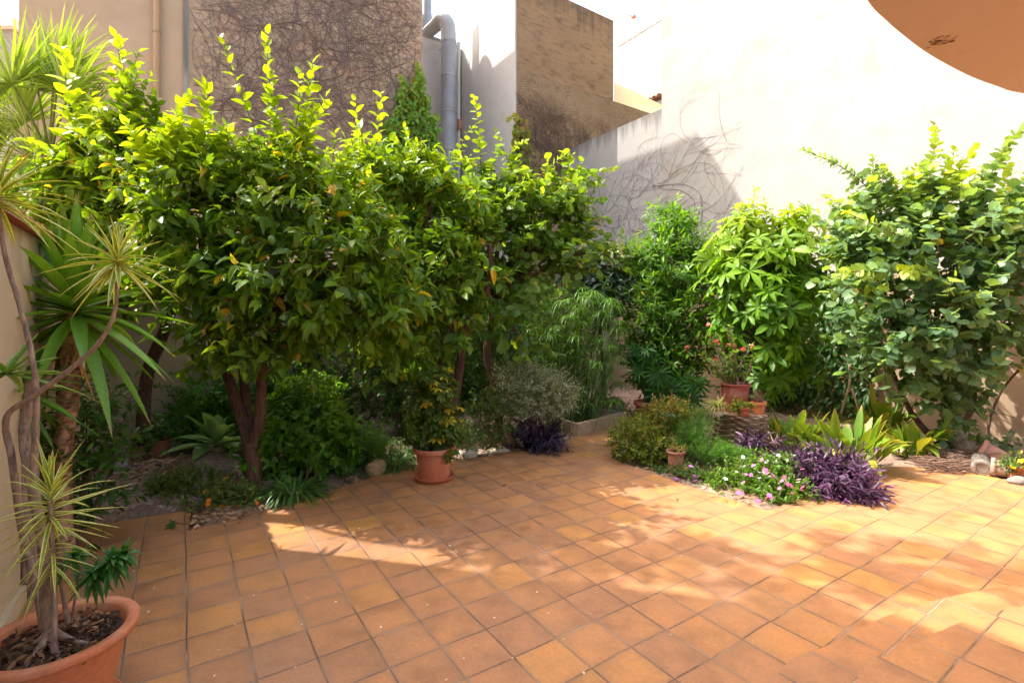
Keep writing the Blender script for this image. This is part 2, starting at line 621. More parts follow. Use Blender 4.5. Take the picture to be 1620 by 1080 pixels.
def bark_mat(name, c1, c2, st=(30, 30, 5), bd=.012, ring=False):
    m, nt, bs, out = new_mat(name)
    p = geo_pos(nt)
    n1 = noise(nt, p, 1.0, 6, .65, .6, st)
    n2 = noise(nt, p, 6, 3)
    c = mix(nt, n2, ramp(nt, n1, [(.35, c1), (.65, c2)]), ramp(nt, n1, [(.3, tuple(x * .6 for x in c1)), (.7, c2)]))
    nt.links.new(c, bs.inputs['Base Color']); bs.inputs['Roughness'].default_value = .85
    bump(nt, n1, bs, .8, bd)
    return m


def wall_mat(name, base, dark, scale=.8, stain=(.2, .17, .13), stain_amt=.3, streak=0.0, ztop=2.2, zlen=1.0, bd=.004,
             grime=0.0, patch=None, trowel=False, hst=None):
    """rendered masonry: colour patches, weather stains running down from the top"""
    m, nt, bs, out = new_mat(name)
    p = geo_pos(nt)
    n1 = noise(nt, p, scale, 6, .6, 0, hst)
    n2 = noise(nt, p, scale * 6, 5, .6, 0, hst)
    c = mix(nt, ramp(nt, n1, [(.35, (0, 0, 0)), (.68, (1, 1, 1))]), base, dark)
    if patch:
        n4 = noise(nt, p, scale * 1.7, 5, .65, .8)
        c = mix(nt, ramp(nt, n4, [(.56, (0, 0, 0)), (.66, (.8, .8, .8))]), c, patch)
    sp = ramp(nt, n2, [(.5, (0, 0, 0)), (.75, (1, 1, 1))])
    c = mix(nt, mth(nt, 'MULTIPLY', sp, stain_amt), c, stain)
    if streak > 0:
        sx = nt.nodes.new('ShaderNodeSeparateXYZ'); nt.links.new(p, sx.inputs[0])
        mr = nt.nodes.new('ShaderNodeMapRange'); mr.inputs[1].default_value = ztop - zlen; mr.inputs[2].default_value = ztop
        nt.links.new(sx.outputs[2], mr.inputs[0])
        n3 = noise(nt, p, 1.0, 5, .6, .3, (5.5, 5.5, .5))
        f = mth(nt, 'ADD', mth(nt, 'MULTIPLY', mr.outputs[0], 1.0), mth(nt, 'MULTIPLY', mth(nt, 'SUBTRACT', n3, .5), 1.6))
        f = ramp(nt, f, [(.55, (0, 0, 0)), (.95, (1, 1, 1))])
        c = mix(nt, mth(nt, 'MULTIPLY', f, streak), c, stain)
    nt.links.new(c, bs.inputs['Base Color']); bs.inputs['Roughness'].default_value = .9
    bs.inputs['Specular IOR Level'].default_value = .2
    n5 = noise(nt, p, 45, 4, .6)
    h = mth(nt, 'ADD', mth(nt, 'MULTIPLY', n5, .3), n2)
    if trowel:
        wv = nt.nodes.new('ShaderNodeTexWave'); wv.wave_type = 'RINGS'; wv.rings_direction = 'SPHERICAL'
        vo = nt.nodes.new('ShaderNodeTexVoronoi'); vo.inputs['Scale'].default_value = 1.6
        nt.links.new(p, vo.inputs[0])
        wv.inputs['Scale'].default_value = 5.5; wv.inputs['Distortion'].default_value = 2.0
        vs = nt.nodes.new('ShaderNodeVectorMath'); vs.operation = 'SUBTRACT'
        nt.links.new(p, vs.inputs[0]); nt.links.new(vo.outputs['Position'], vs.inputs[1])
        nt.links.new(vs.outputs[0], wv.inputs[0])
        h = mth(nt, 'ADD', h, mth(nt, 'MULTIPLY', wv.outputs[1], .9))
        bd = .03
    bump(nt, h, bs, .5, bd)
    return m


M_leaf = leaf_mat('leaf', .48)
M_leafg = leaf_mat('leaf_waxy', .45, .42, spec=.3)
M_leafd = leaf_mat('leaf_dull', .25, .6, spec=.25)
M_blade = leaf_mat('blade', .3, .45)
M_purple = leaf_mat('purple_leaf', .15, .45, tint=(1.3, .8, 1.3))
M_petal = leaf_mat('petal', .35, .6, tint=(1.1, 1, 1.05), spec=.2)
M_bark = bark_mat('citrus_bark', (.045, .022, .013), (.15, .07, .038))
M_barkg = bark_mat('grey_bark', (.17, .11, .08), (.40, .29, .22), (40, 40, 14), .006)
M_barks = bark_mat('shaggy_bark', (.16, .07, .03), (.55, .36, .22), (16, 16, 24), .012)
M_bstump = bark_mat('stump_bark', (.17, .09, .05), (.62, .44, .30), (10, 10, 40), .012)
M_twig = attr_mat('twig', .8, 40)
M_terra = attr_mat('terracotta', .55, 14, .15, .12, .003, .35)
def terra_mat():
    m, nt, bs, out = new_mat('terracotta')
    at = nt.nodes.new('ShaderNodeAttribute'); at.attribute_name = 'Col'
    p = geo_pos(nt)
    n1 = noise(nt, p, 5, 6, .65, .5); n2 = noise(nt, p, 40, 4, .6); n3 = noise(nt, p, 1.0, 5, .6, .3, (14, 14, 3))
    c = mix(nt, 1.0, at.outputs['Color'], ramp(nt, n2, [(.3, (.85, .85, .85)), (.7, (1.12, 1.12, 1.12))]), 'MULTIPLY')
    c = mix(nt, mth(nt, 'MULTIPLY', ramp(nt, n1, [(.5, (0, 0, 0)), (.72, (1, 1, 1))]), .38), c, (.55, .38, .29))
    c = mix(nt, mth(nt, 'MULTIPLY', ramp(nt, n3, [(.55, (0, 0, 0)), (.75, (1, 1, 1))]), .3), c, (.22, .11, .07))
    nt.links.new(c, bs.inputs['Base Color']); bs.inputs['Roughness'].default_value = .7; bs.inputs['Specular IOR Level'].default_value = .3
    bump(nt, n2, bs, .2, .003)
    return m


M_terra = terra_mat()
M_stone = attr_mat('stone', .9, 18, .8, .3, .02)
M_conc = attr_mat('concrete', .9, 12, .5, .2, .006)
M_dirt = attr_mat('potting_soil', .95, 60, 1.0, .5, .02)
M_litter = attr_mat('dead_leaf', .8, 40, .2, .2)
M_fruit = attr_mat('fruit_skin', .4, 120, .3, .12, .002, .5)
M_paint = attr_mat('painted_metal', .5, 8, .05, .05)
M_wood = attr_mat('weathered_wood', .8, 25, .5, .3)


def soil_mat():
    m, nt, bs, out = new_mat('garden_soil')
    p = geo_pos(nt)
    n1 = noise(nt, p, 3, 8, .65); n2 = noise(nt, p, 28, 6, .7); n3 = noise(nt, p, 90, 3)
    c = ramp(nt, n1, [(.3, (.20, .12, .08)), (.55, (.38, .26, .19)), (.75, (.50, .38, .30))])
    c = mix(nt, 1.0, c, ramp(nt, n2, [(.3, (.55, .5, .48)), (.65, (1.2, 1.2, 1.2))]), 'MULTIPLY')
    nt.links.new(c, bs.inputs['Base Color']); bs.inputs['Roughness'].default_value = .95
    bump(nt, mth(nt, 'ADD', mth(nt, 'MULTIPLY', n3, .3), n2), bs, 1, .03)
    return m


TILE = .2585
TO = np.array([.512, 3.01, 0])


def tile_mat(name):
    """square clay paving tiles, each with its own tone, and worn cement joints"""
    m, nt, bs, out = new_mat(name)
    p = geo_pos(nt)
    vm = nt.nodes.new('ShaderNodeVectorMath'); vm.operation = 'SUBTRACT'; vm.inputs[1].default_value = tuple(TO)
    nt.links.new(p, vm.inputs[0])
    pn = nt.nodes.new('ShaderNodeTexNoise'); pn.inputs['Scale'].default_value = 1.3; pn.inputs['Detail'].default_value = 1
    nt.links.new(p, pn.inputs[0])
    wob = mth(nt, 'MULTIPLY', mth(nt, 'SUBTRACT', pn.outputs[0], .5), .03)

    def coord(ax):
        d = nt.nodes.new('ShaderNodeVectorMath'); d.operation = 'DOT_PRODUCT'; d.inputs[1].default_value = tuple(ax)
        nt.links.new(vm.outputs[0], d.inputs[0])
        return mth(nt, 'DIVIDE', mth(nt, 'ADD', d.outputs['Value'], wob), TILE)
    a = coord(A); b = coord(B)
    # rows are a little out of line with each other
    fb = mth(nt, 'FLOOR', b)
    wn1 = nt.nodes.new('ShaderNodeTexWhiteNoise'); wn1.noise_dimensions = '1D'; nt.links.new(fb, wn1.inputs['W'])
    a = mth(nt, 'ADD', a, mth(nt, 'MULTIPLY', wn1.outputs[0], .035))
    fa = mth(nt, 'FLOOR', a)
    ra = mth(nt, 'SUBTRACT', a, fa); rb = mth(nt, 'SUBTRACT', b, fb)

    def edge(x): return mth(nt, 'MINIMUM', x, mth(nt, 'SUBTRACT', 1.0, x))
    ea = edge(ra); eb = edge(rb)
    e = mth(nt, 'MINIMUM', ea, eb)
    cb = nt.nodes.new('ShaderNodeCombineXYZ'); nt.links.new(fa, cb.inputs[0]); nt.links.new(fb, cb.inputs[1])
    w = nt.nodes.new('ShaderNodeTexWhiteNoise'); w.noise_dimensions = '3D'; nt.links.new(cb.outputs[0], w.inputs[0])
    sc = nt.nodes.new('ShaderNodeSeparateColor'); nt.links.new(w.outputs[1], sc.inputs[0])
    rnd = w.outputs[0]
    col = ramp(nt, rnd, [(0.0, (.37, .178, .088)), (.3, (.405, .19, .084)), (.6, (.425, .197, .080)), (.85, (.44, .207, .078)), (.95, (.47, .222, .075)), (1.0, (.50, .238, .074))])
    # mottling with kiln marks, different inside each tile
    off = nt.nodes.new('ShaderNodeVectorMath'); off.operation = 'MULTIPLY_ADD'
    nt.links.new(w.outputs[1], off.inputs[0]); off.inputs[1].default_value = (9, 9, 9); nt.links.new(p, off.inputs[2])
    n1 = noise(nt, off.outputs[0], 5.5, 4, .6); n2 = noise(nt, off.outputs[0], 60, 4, .7); n3 = noise(nt, p, 1.1, 4, .6)
    col = mix(nt, 1.0, col, ramp(nt, n1, [(.3, (.74, .72, .74)), (.52, (1, 1, 1)), (.72, (1.16, 1.1, .98))]), 'MULTIPLY')
    col = mix(nt, 1.0, col, ramp(nt, n2, [(.3, (.86, .86, .86)), (.7, (1.12, 1.12, 1.12))]), 'MULTIPLY')
    # greyish kiln smudge creeping in from the edges of some tiles
    sm = mth(nt, 'MULTIPLY', mth(nt, 'MULTIPLY', ramp(nt, mth(nt, 'ADD', e, mth(nt, 'MULTIPLY', n1, .22)), [(.10, (1, 1, 1)), (.30, (0, 0, 0))]), sc.outputs[1]), .55)
    col = mix(nt, sm, col, (.25, .14, .08))
    # lime dust and dirt over many tiles
    col = mix(nt, mth(nt, 'MULTIPLY', ramp(nt, n3, [(.5, (0, 0, 0)), (.75, (1, 1, 1))]), .22), col, (.42, .27, .17))
    # small pits, droppings and specks
    vo = nt.nodes.new('ShaderNodeTexVoronoi'); vo.inputs['Scale'].default_value = 9; nt.links.new(p, vo.inputs[0])
    vs = nt.nodes.new('ShaderNodeSeparateColor'); nt.links.new(vo.outputs['Color'], vs.inputs[0])
    spk = mth(nt, 'MULTIPLY', mth(nt, 'LESS_THAN', vo.outputs['Distance'], .035), mth(nt, 'GREATER_THAN', vs.outputs[0], .8))
    col = mix(nt, mth(nt, 'MULTIPLY', spk, .7), col, (.6, .52, .42))
    # joints
    n4 = noise(nt, p, 35, 4, .7)
    n5 = noise(nt, p, 2.2, 3)
    wd = mth(nt, 'ADD', .003, mth(nt, 'MULTIPLY', mth(nt, 'ADD', mth(nt, 'MULTIPLY', n4, n4), mth(nt, 'MULTIPLY', n5, .15)), .026))
    jt = mth(nt, 'LESS_THAN', e, wd)
    jc = mix(nt, n5, (.06, .04, .026), (.34, .22, .14))
    ls = nt.nodes.new('ShaderNodeMapRange'); ls.inputs[1].default_value = .45; ls.inputs[2].default_value = .6
    nt.links.new(n5, ls.inputs[0])
    jc = mix(nt, ls.outputs[0], (.12, .075, .05), (.38, .26, .18))
    col = mix(nt, mth(nt, 'MULTIPLY', ramp(nt, mth(nt, 'ADD', e, mth(nt, 'MULTIPLY', n2, .05)), [(.03, (1, 1, 1)), (.07, (0, 0, 0))]), .35), col, (.20, .12, .08))
    col = mix(nt, jt, col, jc)
    nt.links.new(col, bs.inputs['Base Color'])
    rg = ramp(nt, n1, [(.3, (.42, .42, .42)), (.7, (.62, .62, .62))])
    nt.links.new(rg, bs.inputs['Roughness'])
    bs.inputs['Specular IOR Level'].default_value = .35
    mr = nt.nodes.new('ShaderNodeMapRange'); mr.inputs[2].default_value = .03; nt.links.new(e, mr.inputs[0]); mr.interpolation_type = 'SMOOTHSTEP'
    h = mth(nt, 'ADD', mth(nt, 'ADD', mr.outputs[0], mth(nt, 'MULTIPLY', n2, .12)), mth(nt, 'ADD', mth(nt, 'MULTIPLY', n1, .25), mth(nt, 'MULTIPLY', rnd, .3)))
    bump(nt, h, bs, .7, .004)
    return m


M_soil = soil_mat()
M_tile = tile_mat('clay_tile')
M_left = wall_mat('cream_render', (.60, .49, .34), (.52, .41, .28), .7, (.18, .14, .09), .12, .4, 2.2, .5)
M_rear = wall_mat('stained_render', (.56, .45, .34), (.44, .34, .26), .9, (.06, .05, .04), .3, .95, 2.35, 1.25)
M_right = wall_mat('tan_render', (.42, .30, .19), (.36, .25, .16), .8, (.22, .16, .11), .2, .5, 2.25, .6)
M_white = wall_mat('white_render', (.335, .320, .300), (.31, .29, .265), .5, (.22, .195, .165), .4, .0, patch=(.31, .262, .218), bd=.012)
M_whiteb = wall_mat('fresh_white_render', (.56, .54, .51), (.52, .495, .46), .5, (.36, .32, .27), .25, .0, patch=(.50, .45, .40))
M_whitep = wall_mat('white_parapet', (.345, .33, .31), (.315, .30, .275), .5, (.14, .13, .12), .12, .8, 6.3, .9)
M_pink = wall_mat('pink_render', (.52, .385, .27), (.45, .325, .225), .45, (.24, .18, .13), .2, patch=(.58, .36, .23))
M_tower = wall_mat('ochre_render', (.35, .235, .135), (.27, .18, .10), .55, (.10, .07, .05), .75, .6, 10.5, 1.6, .03, patch=(.22, .155, .10), hst=(1, 1, 3.2))
M_towerl = wall_mat('ochre_trowelled', (.33, .235, .14), (.25, .175, .105), .7, (.12, .08, .055), .5, trowel=True)
M_roof = attr_mat('roof_tile', .8, 10)
M_slab = wall_mat('balcony_render', (.66, .52, .41), (.60, .47, .36), .9, (.34, .22, .14), .08, patch=(.58, .44, .33), bd=.003)
M_zinc = attr_mat('galvanised_metal', .42, 3, .1, .12, .01, .6)

# ---------------------------------------------------------------- ground and paving
rng = np.random.default_rng(11)


def struct(o):
    o['kind'] = 'structure'; return o


terr = [G(0, 1006) + A * -6.0, G(0, 1006) + A * 1.0, G(150, 830) - B * .25, G(150, 830), G(302, 806), G(298, 838), G(395, 814), G(470, 795), G(545, 768), G(600, 751), G(660, 739),
        G(718, 728), G(780, 719), G(844, 711), G(880, 705), G(915, 689), G(990, 667), G(1004, 655), G(1020, 657), G(985, 695), G(968, 725), G(1023, 745), G(1085, 767),
        G(1131, 781), G(1178, 796), G(1215, 807), G(1404, 737), G(1469, 739), G(1537, 748), G(1574, 755), G(1700, 778), np.array([9.5, 4.2, 0]), np.array([9.5, -5, 0])]
mb = MB(); prism(mb, [t[:2] for t in terr], -.12, 0.0)
struct(mb.build('terrace', M_tile, smooth=False))

bumps = [(G(335, 748), .16, .35), (G(300, 760), .05, .5), (G(250, 740), .05, .6), (G(170, 750), .06, .5)]


def inside_dist(x, y):
    # signed: positive inside the terrace
    poly = np.array([t[:2] for t in terr]); n = len(poly)
    ins = np.zeros(x.shape, bool); dm = np.full(x.shape, 1e9)
    for i in range(n):
        a = poly[i]; b = poly[(i + 1) % n]
        c = ((a[1] > y) != (b[1] > y)) & (x < (b[0] - a[0]) * (y - a[1]) / (b[1] - a[1] + 1e-12) + a[0])
        ins ^= c
        t = np.clip(((x - a[0]) * (b[0] - a[0]) + (y - a[1]) * (b[1] - a[1])) / ((b - a) ** 2).sum(), 0, 1)
        dm = np.minimum(dm, np.hypot(x - a[0] - t * (b[0] - a[0]), y - a[1] - t * (b[1] - a[1])))
    return np.where(ins, dm, -dm)


def smooth_noise(x, y, f, seed):
    r = np.random.default_rng(seed); z = 0
    for k in range(8):
        d = r.uniform(0, 6.28); ff = f * r.uniform(.6, 1.8)
        z = z + np.sin((x * math.cos(d) + y * math.sin(d)) * ff + r.uniform(0, 6.28))
    return z / 8


def soil_z(x, y):
    d = np.clip(-inside_dist(x, y), 0, .4) / .4
    z = -.02 + d * (.03 * smooth_noise(x, y, 5, 3) + .018 * smooth_noise(x, y, 18, 4) + .01 * smooth_noise(x, y, 50, 5) + .03)
    for c, h, s in bumps:
        z = z + d * h * np.exp(-((x - c[0]) ** 2 + (y - c[1]) ** 2) / (s * s))
    return np.where(inside_dist(x, y) > 0, -.06, z)


xs = np.concatenate([np.linspace(-150, -9, 6), np.linspace(-8.5, -5.6, 12), np.linspace(-5.5, 8, 300), np.linspace(8.5, 150, 8)])
ys = np.concatenate([np.linspace(-100, -4, 5), np.linspace(-3, 2.4, 10), np.linspace(2.5, 13, 240), np.linspace(14, 250, 8)])
X, Yg = np.meshgrid(xs, ys)
Z = soil_z(X, Yg)
V = np.stack([X, Yg, Z], -1).reshape(-1, 3)
nx = len(xs); ny = len(ys)
i = np.arange(ny - 1)[:, None] * nx; j = np.arange(nx - 1)[None]
Q = np.stack([i + j, i + j + 1, i + nx + j + 1, i + nx + j], -1).reshape(-1, 4)
mb = MB(); mb.add(V, [Q])
struct(mb.build('ground', M_soil))


def gz(p):
    return float(soil_z(np.array([p[0]]), np.array([p[1]]))[0])


def base_at(u, v):
    p = G(u, v); p[2] = gz(p); return p


# curved steps up to the house, towards the camera
def arc_step(pts, z0, z1, name):
    mb = MB()
    pts, _ = spline(np.array(pts), np.ones(len(pts)), 6)
    poly = [p[:2] for p in pts] + [(8.5, pts[-1][1] + .5), (8.5, -4.5), (pts[0][0] - 1.6, -4.5)]
    prism(mb, poly, z0, z1)
    return struct(mb.build(name, M_tile, smooth=False))


s1 = [np.array([.2, .9, 0])] + [G(u, v, .12) for u, v in ((1222, 1080), (1314, 1018), (1425, 965), (1542, 935), (1640, 920))]
s2 = [np.array([.62, .8, 0])] + [G(u, v, .24) for u, v in ((1355, 1080), (1420, 1032), (1537, 977), (1640, 954))]
arc_step(s1, .004, .12, 'steps')
arc_step(s2, .124, .24, 'steps')

# ---------------------------------------------------------------- garden walls
W0 = np.array([-4.82, 5.86, 0])
LW = np.array([-2.59, 2.52, 0])


def wall_seg(mb, a, b, th, z0, z1, side=1):
    a = np.asarray(a, float); b = np.asarray(b, float)
    d = norm((b - a)[:2]); n = np.array([-d[1], d[0]]) * side
    prism(mb, [a[:2], b[:2], b[:2] + n * th, a[:2] + n * th], z0, z1)


t = thing('garden_wall', 'cream garden wall at the far left behind the big potted dracaena, capped with clay tiles', 'wall', LW)
mb = MB(); wall_seg(mb, LW - A * 3.2, LW + A * 1.3, .2, -.1, 2.12); mb.build('wall_panel', M_left, t, smooth=False)
mb = MB(); wall_seg(mb, LW + A * 1.3 + B * .0 - np.array([B[0], B[1], 0]) * .02, W0 + A * .2, .2, -.1, 2.10); mb.build('wall_panel', M_left, t, smooth=False)
mb = MB()
for k in range(38):   # barrel coping tiles laid across the top
    c = LW - A * 3.1 + A * (k * .19) - B * .1
    ang = np.linspace(0, math.pi, 7)
    pr = [c + A * .085 * math.cos(q) * 1.1 + UP * (2.122 + .06 * math.sin(q)) for q in ang]
    a0 = [p + B * .16 for p in pr]; b0 = [p - B * .16 + UP * .015 for p in pr]
    Vv = a0 + b0
    mb.add(Vv, [np.array([[q, q + 1, q + 8, q + 7] for q in range(6)])], np.array([.42, .17, .09]) * rng.uniform(.7, 1.2))
    mb.poly(a0, [list(range(7))], (.4, .2, .12))
mb.build('coping_tiles', M_roof, t)
mb = MB(); wall_seg(mb, LW - A * 3.2 + B * .0, LW + A * 1.0, -.03, .004, .09); mb.build('skirting', M_left, t, smooth=False)

Mx = np.array([-1.44, 8.08, 0]); Nx = np.array([2.40, 12.25, 0])
t = thing('garden_wall', 'weather-stained rear garden wall behind the citrus trees and the agave', 'wall', W0)
mb = MB(); wall_seg(mb, W0 - B * .3, Mx, .22, -.1, 2.35); mb.build('wall_panel', M_rear, t, smooth=False)
mb = MB(); wall_seg(mb, Mx + B * .003, Nx, .22, -.1, 2.30); mb.build('wall_panel', M_rear, t, smooth=False)
mb = MB(); wall_seg(mb, W0 - B * .3 - A * .03, Mx - A * .03, .28, 2.353, 2.40); wall_seg(mb, Mx - A * .03 + B * .06, Nx, .28, 2.303, 2.35); mb.build('coping', M_rear, t, smooth=False)

RW = np.array([6.16, 6.47, 0])
t = thing('garden_wall', 'tan garden wall on the right behind the round-leaved shrub, with a flat coping', 'wall', RW)
mb = MB(); wall_seg(mb, RW - A * 6.0, RW + A * 7.3, .10, -.1, 2.2, -1); mb.build('wall_panel', M_right, t, smooth=False)
mb = MB(); wall_seg(mb, RW - A * 6.0 - B * .035, RW + A * 7.3 - B * .035, .13, 2.203, 2.27, -1); mb.build('coping', M_right, t, smooth=False)

# ---------------------------------------------------------------- buildings
RB = RW + B * .115
t = thing('house', 'tall plain white building rising behind the right garden wall', 'building', RB)
mb = MB(); c0 = RB + A * 5.344; c1 = RB - A * 9
prism(mb, [c0[:2], c1[:2], (c1 + B * 5)[:2], (c0 + B * 5)[:2]], -.1, 13); mb.build('wall', M_white, t, smooth=False)
mb = MB(); c2 = RB + A * 8.75
prism(mb, [(c0 + B * .003)[:2], c2[:2], (c2 + B * .3)[:2], (c0 + B * .3)[:2]], -.1, 6.2); mb.build('parapet_wall', M_whitep, t, smooth=False)
mb = MB()
prism(mb, [(c0 + B * .003)[:2], (c2 + B * .003)[:2], (c2 + B * .33)[:2], (c0 + B * .33)[:2]], 6.203, 6.26); mb.build('coping', M_whitep, t, smooth=False)
mb = MB(); tube(mb, [P(1387, 130, 7.66), P(1387, 130, 7.60)], .012, 8, (.7, .68, .65)); mb.build('wall_hook', M_paint, t)

# tall tan building behind the trees
K = np.array([-2.07, 11.5, 0]); KL = K - B * 6.75
t = thing('house', 'tall pinkish tan building behind the left trees with a downpipe and bare vines', 'building', K)


def on_front(u, z, off=0.0, base=K, d=B):
    """point of the facade seen at column u"""
    k = (u - 810) / F
    s = (k * base[1] - base[0]) / (d[0] - k * d[1])
    p = base + d * s - A * off; p = p.copy(); p[2] = z; return p


HT = 9.8
mb = MB(); e1 = on_front(297, 0); e2 = on_front(290, 0)
prism(mb, [K[:2], (K + A * 5)[:2], (e1 + A * 5)[:2], e1[:2]], -.1, HT)
prism(mb, [(K - B * .0)[:2], (K + A * 5)[:2], (K + A * 5 - B * 1.6)[:2], (K - B * 1.6)[:2]], HT + .001, 12.6)  # unseen upper block, added so its corner shades the white right wall
mb.build('wall', M_pink, t, smooth=False)
mb = MB(); prism(mb, [(e2 + A * 5)[:2], e2[:2], KL[:2], (KL + A * 5)[:2]], -.1, HT - .1)
mb.build('wall', M_pink, t, smooth=False)
mb = MB(); prism(mb, [(e1 - A * .05)[:2], (e1 + A * .3)[:2], (e2 + A * .3)[:2], (e2 - A * .05)[:2]], -.1, HT); mb.build('corner_strip', M_whitep, t, smooth=False)
pp = on_front(248, 0, .07)
mb = MB(); tube(mb, [pp + UP * 3.9, pp + UP * HT], .055, 12, (.42, .27, .15)); pipe = mb.build('downpipe', M_paint, t)
mb = MB(); tube(mb, [pp + UP * 0, pp + UP * 3.9], .05, 12, (.48, .44, .38))
for z in np.arange(.5, 3.9, .25): tube(mb, [pp + UP * z, pp + UP * (z + .025)], .058, 12, (.4, .36, .3))
mb.build('downpipe', M_paint, t)
for z in (4.9, 6.6, 8.3):
    mb = MB(); tube(mb, [pp + UP * z, pp + UP * (z + .03)], .064, 12, (.35, .25, .16)); bk = mb.build('bracket', M_paint, None); bk.parent = pipe; bk.location = tuple(-np.array(t['_o']))

# ochre tower with white side
TC = np.array([.05, 12.68, 0]); TR = np.array([2.97, 14.6, 0]); TRr = np.array([4.95, 15.93, 0])
TB = np.array([-1.53, 15.06, 0])
Bt = norm(TR - TC)
t = thing('house', 'ochre rendered tower-like house with a bright white side wall, behind the citrus trees', 'building', TC)
mb = MB(); e_ = TC + Bt * .05
prism(mb, [e_[:2], TR[:2], (TR + A * 3.2)[:2], (TB + Bt * .05)[:2]], 8.02, [10.38, 10.36, 9.8, 9.85]); mb.build('upper_wall', M_tower, t, smooth=False)
mb = MB(); prism(mb, [(e_ - A * .03)[:2], (TRr - A * .03)[:2], (TRr + A * 3)[:2], (TB + Bt * .06)[:2]], -.1, 8.0); mb.build('lower_wall', M_towerl, t, smooth=False)
dW = norm(TB - TC)
mb = MB(); prism(mb, [(TC - dW * .035)[:2], (e_ - dW * .035)[:2], (TB + Bt * .05)[:2], TB[:2]], -.1, [10.42, 10.42, 9.83, 9.83]); mb.build('side_wall', M_whiteb, t, smooth=False)
# light yellow lean-to roof panel
a1 = P(971, 160, 14.72); a2 = P(1062, 190, 16.15); b1 = P(971, 130, 15.6); b2 = P(1062, 173, 16.9)
Vq = [a1, a2, b2, b1, a1 - UP * .06, a2 - UP * .06, b2 - UP * .06, b1 - UP * .06]
mb = MB(); mb.poly(Vq, [[0, 1, 2, 3], [7, 6, 5, 4], [0, 4, 5, 1], [3, 2, 6, 7], [0, 3, 7, 4], [1, 5, 6, 2]], (.72, .62, .30)); mb.build('roof_panel', M_paint, t, smooth=False)

# recessed white building with ducts
t = thing('house', 'low white building set back between the tan building and the tower', 'building', TB)
mb = MB(); q0 = TB - dW * .004; q1 = TB - B * 5
prism(mb, [q0[:2], q1[:2], (q1 + A * 3)[:2], (q0 + A * 3)[:2]], -.1, 9.78); mb.build('wall', M_whiteb, t, smooth=False)
mb = MB(); prism(mb, [(q0 - A * .02 - B * .09)[:2], (q1 - A * .02)[:2], (q1 + A * .3)[:2], (q0 + A * .3 - B * .09)[:2]], 9.783, 9.86); mb.build('coping', M_white, t, smooth=False)

YD = 14.05
t = thing('ventilation_duct', 'galvanised ventilation duct with a swan-neck elbow against the white recess', 'duct', np.array([P(709.5, 300, YD)[0], YD, 0]))
zc = (.30, .33, .36)
dc = lambda v, dx=0: P(709.5 + dx, v, YD)
for i_, (v0, v1) in enumerate([(560, 360), (360, 238), (238, 178), (178, 122), (122, 66)]):
    mb = MB(); tube(mb, [dc(v0), dc(v1)], .213, 24, np.array(zc) * (1 + .05 * (i_ % 3 - 1))); mb.build('duct_section', M_zinc, t)
for v in (360, 238, 178, 122, 68):
    mb = MB(); tube(mb, [dc(v + 1), dc(v - 1)], .225, 24, (.42, .42, .42)); mb.build('duct_collar', M_zinc, t)
el_pts = [dc(66), P(709, 50, YD), P(706, 36, YD), P(698, 33, YD + .1), P(690, 40, YD + .25), P(676, 52, YD + .5), P(664, 60, YD + .7)]
ep, er = spline(np.array(el_pts), np.array([.213, .215, .215, .21, .19, .17, .17]), 4)
er = er * (1 + .03 * (np.arange(len(er)) % 3 == 0))
mb = MB(); tube(mb, ep, er, 24, (.42, .43, .43)); mb.build('duct_elbow', M_zinc, t)
mb = MB(); tube(mb, [P(674, 62, YD + .6), P(675, 40, YD + .6), P(675, 20, YD + .6), P(675, -60, YD + .6)], [.24, .2, .145, .145], 24, zc); mb.build('duct_section', M_zinc, t)
for v in (80, 200, 320):
    mb = MB(); tube(mb, [P(695, v, YD), P(700, v - 5, YD + .5)], .015, 6, (.2, .2, .2)); mb.build('bracket', M_paint, t)
t2 = thing('drainpipe', 'slim grey drainpipe beside the fat ventilation duct', 'pipe', np.array([P(726, 300, 14.5)[0], 14.5, 0]))
mb = MB(); tube(mb, [P(725.5, 560, 14.5), P(725.5, 68, 14.5)], .055, 10, (.55, .54, .52)); mb.build('pipe', M_paint, t2)
mb = MB(); tube(mb, [P(729.5, 560, 14.7), P(729.5, 80, 14.7)], .018, 6, (.12, .10, .09)); mb.build('cable', M_paint, t2)
mb = MB(); tube(mb, [P(727, 190, 14.45), P(727, 205, 14.45)], .07, 8, (.45, .2, .12)); mb.build('collar', M_paint, t2)

# far white building and its antenna
FB = P(978, 65, 24.0); FBz = FB[2]; FB[2] = 0
t = thing('house', 'bright white gable-less building far behind the ochre tower', 'building', FB)
mb = MB(); f1 = FB - A * 12
prism(mb, [FB[:2], f1[:2], (f1 + B * 6)[:2], (FB + B * 6)[:2]], -.1, FBz - .3); mb.build('wall', M_white, t, smooth=False)
mb = MB()
for k in range(26):
    c = FB - A * (k * .46 + .2); h_ = .28 + .1 * rng.random()
    prism(mb, [(c - A * .21 - B * .03)[:2], (c + A * .21 - B * .03)[:2], (c + A * .21 + B * .3)[:2], (c - A * .21 + B * .3)[:2]], FBz - .297, FBz - .3 + h_, (.62, .55, .46) if k % 3 else (.4, .33, .26))
mb.build('parapet', M_conc, t, smooth=False)
mb = MB()
for k in range(14):
    c = P(1018, 168, 19.0) - A * k * .22
    ang = np.linspace(0, math.pi, 7)
    pr = [c + A * .11 * math.cos(q) + UP * .11 * math.sin(q) for q in ang]
    Vv = [p - B * .2 for p in pr] + [p + B * 1.6 + UP * .6 for p in pr]
    mb.add(Vv, [np.array([[q, q + 1, q + 8, q + 7] for q in range(6)])], np.array([.5, .28, .17]) * rng.uniform(.7, 1.3))
mb.build('tiled_eave', M_roof, t)
mb = MB(); ww = P(1018, 170, 19.06)
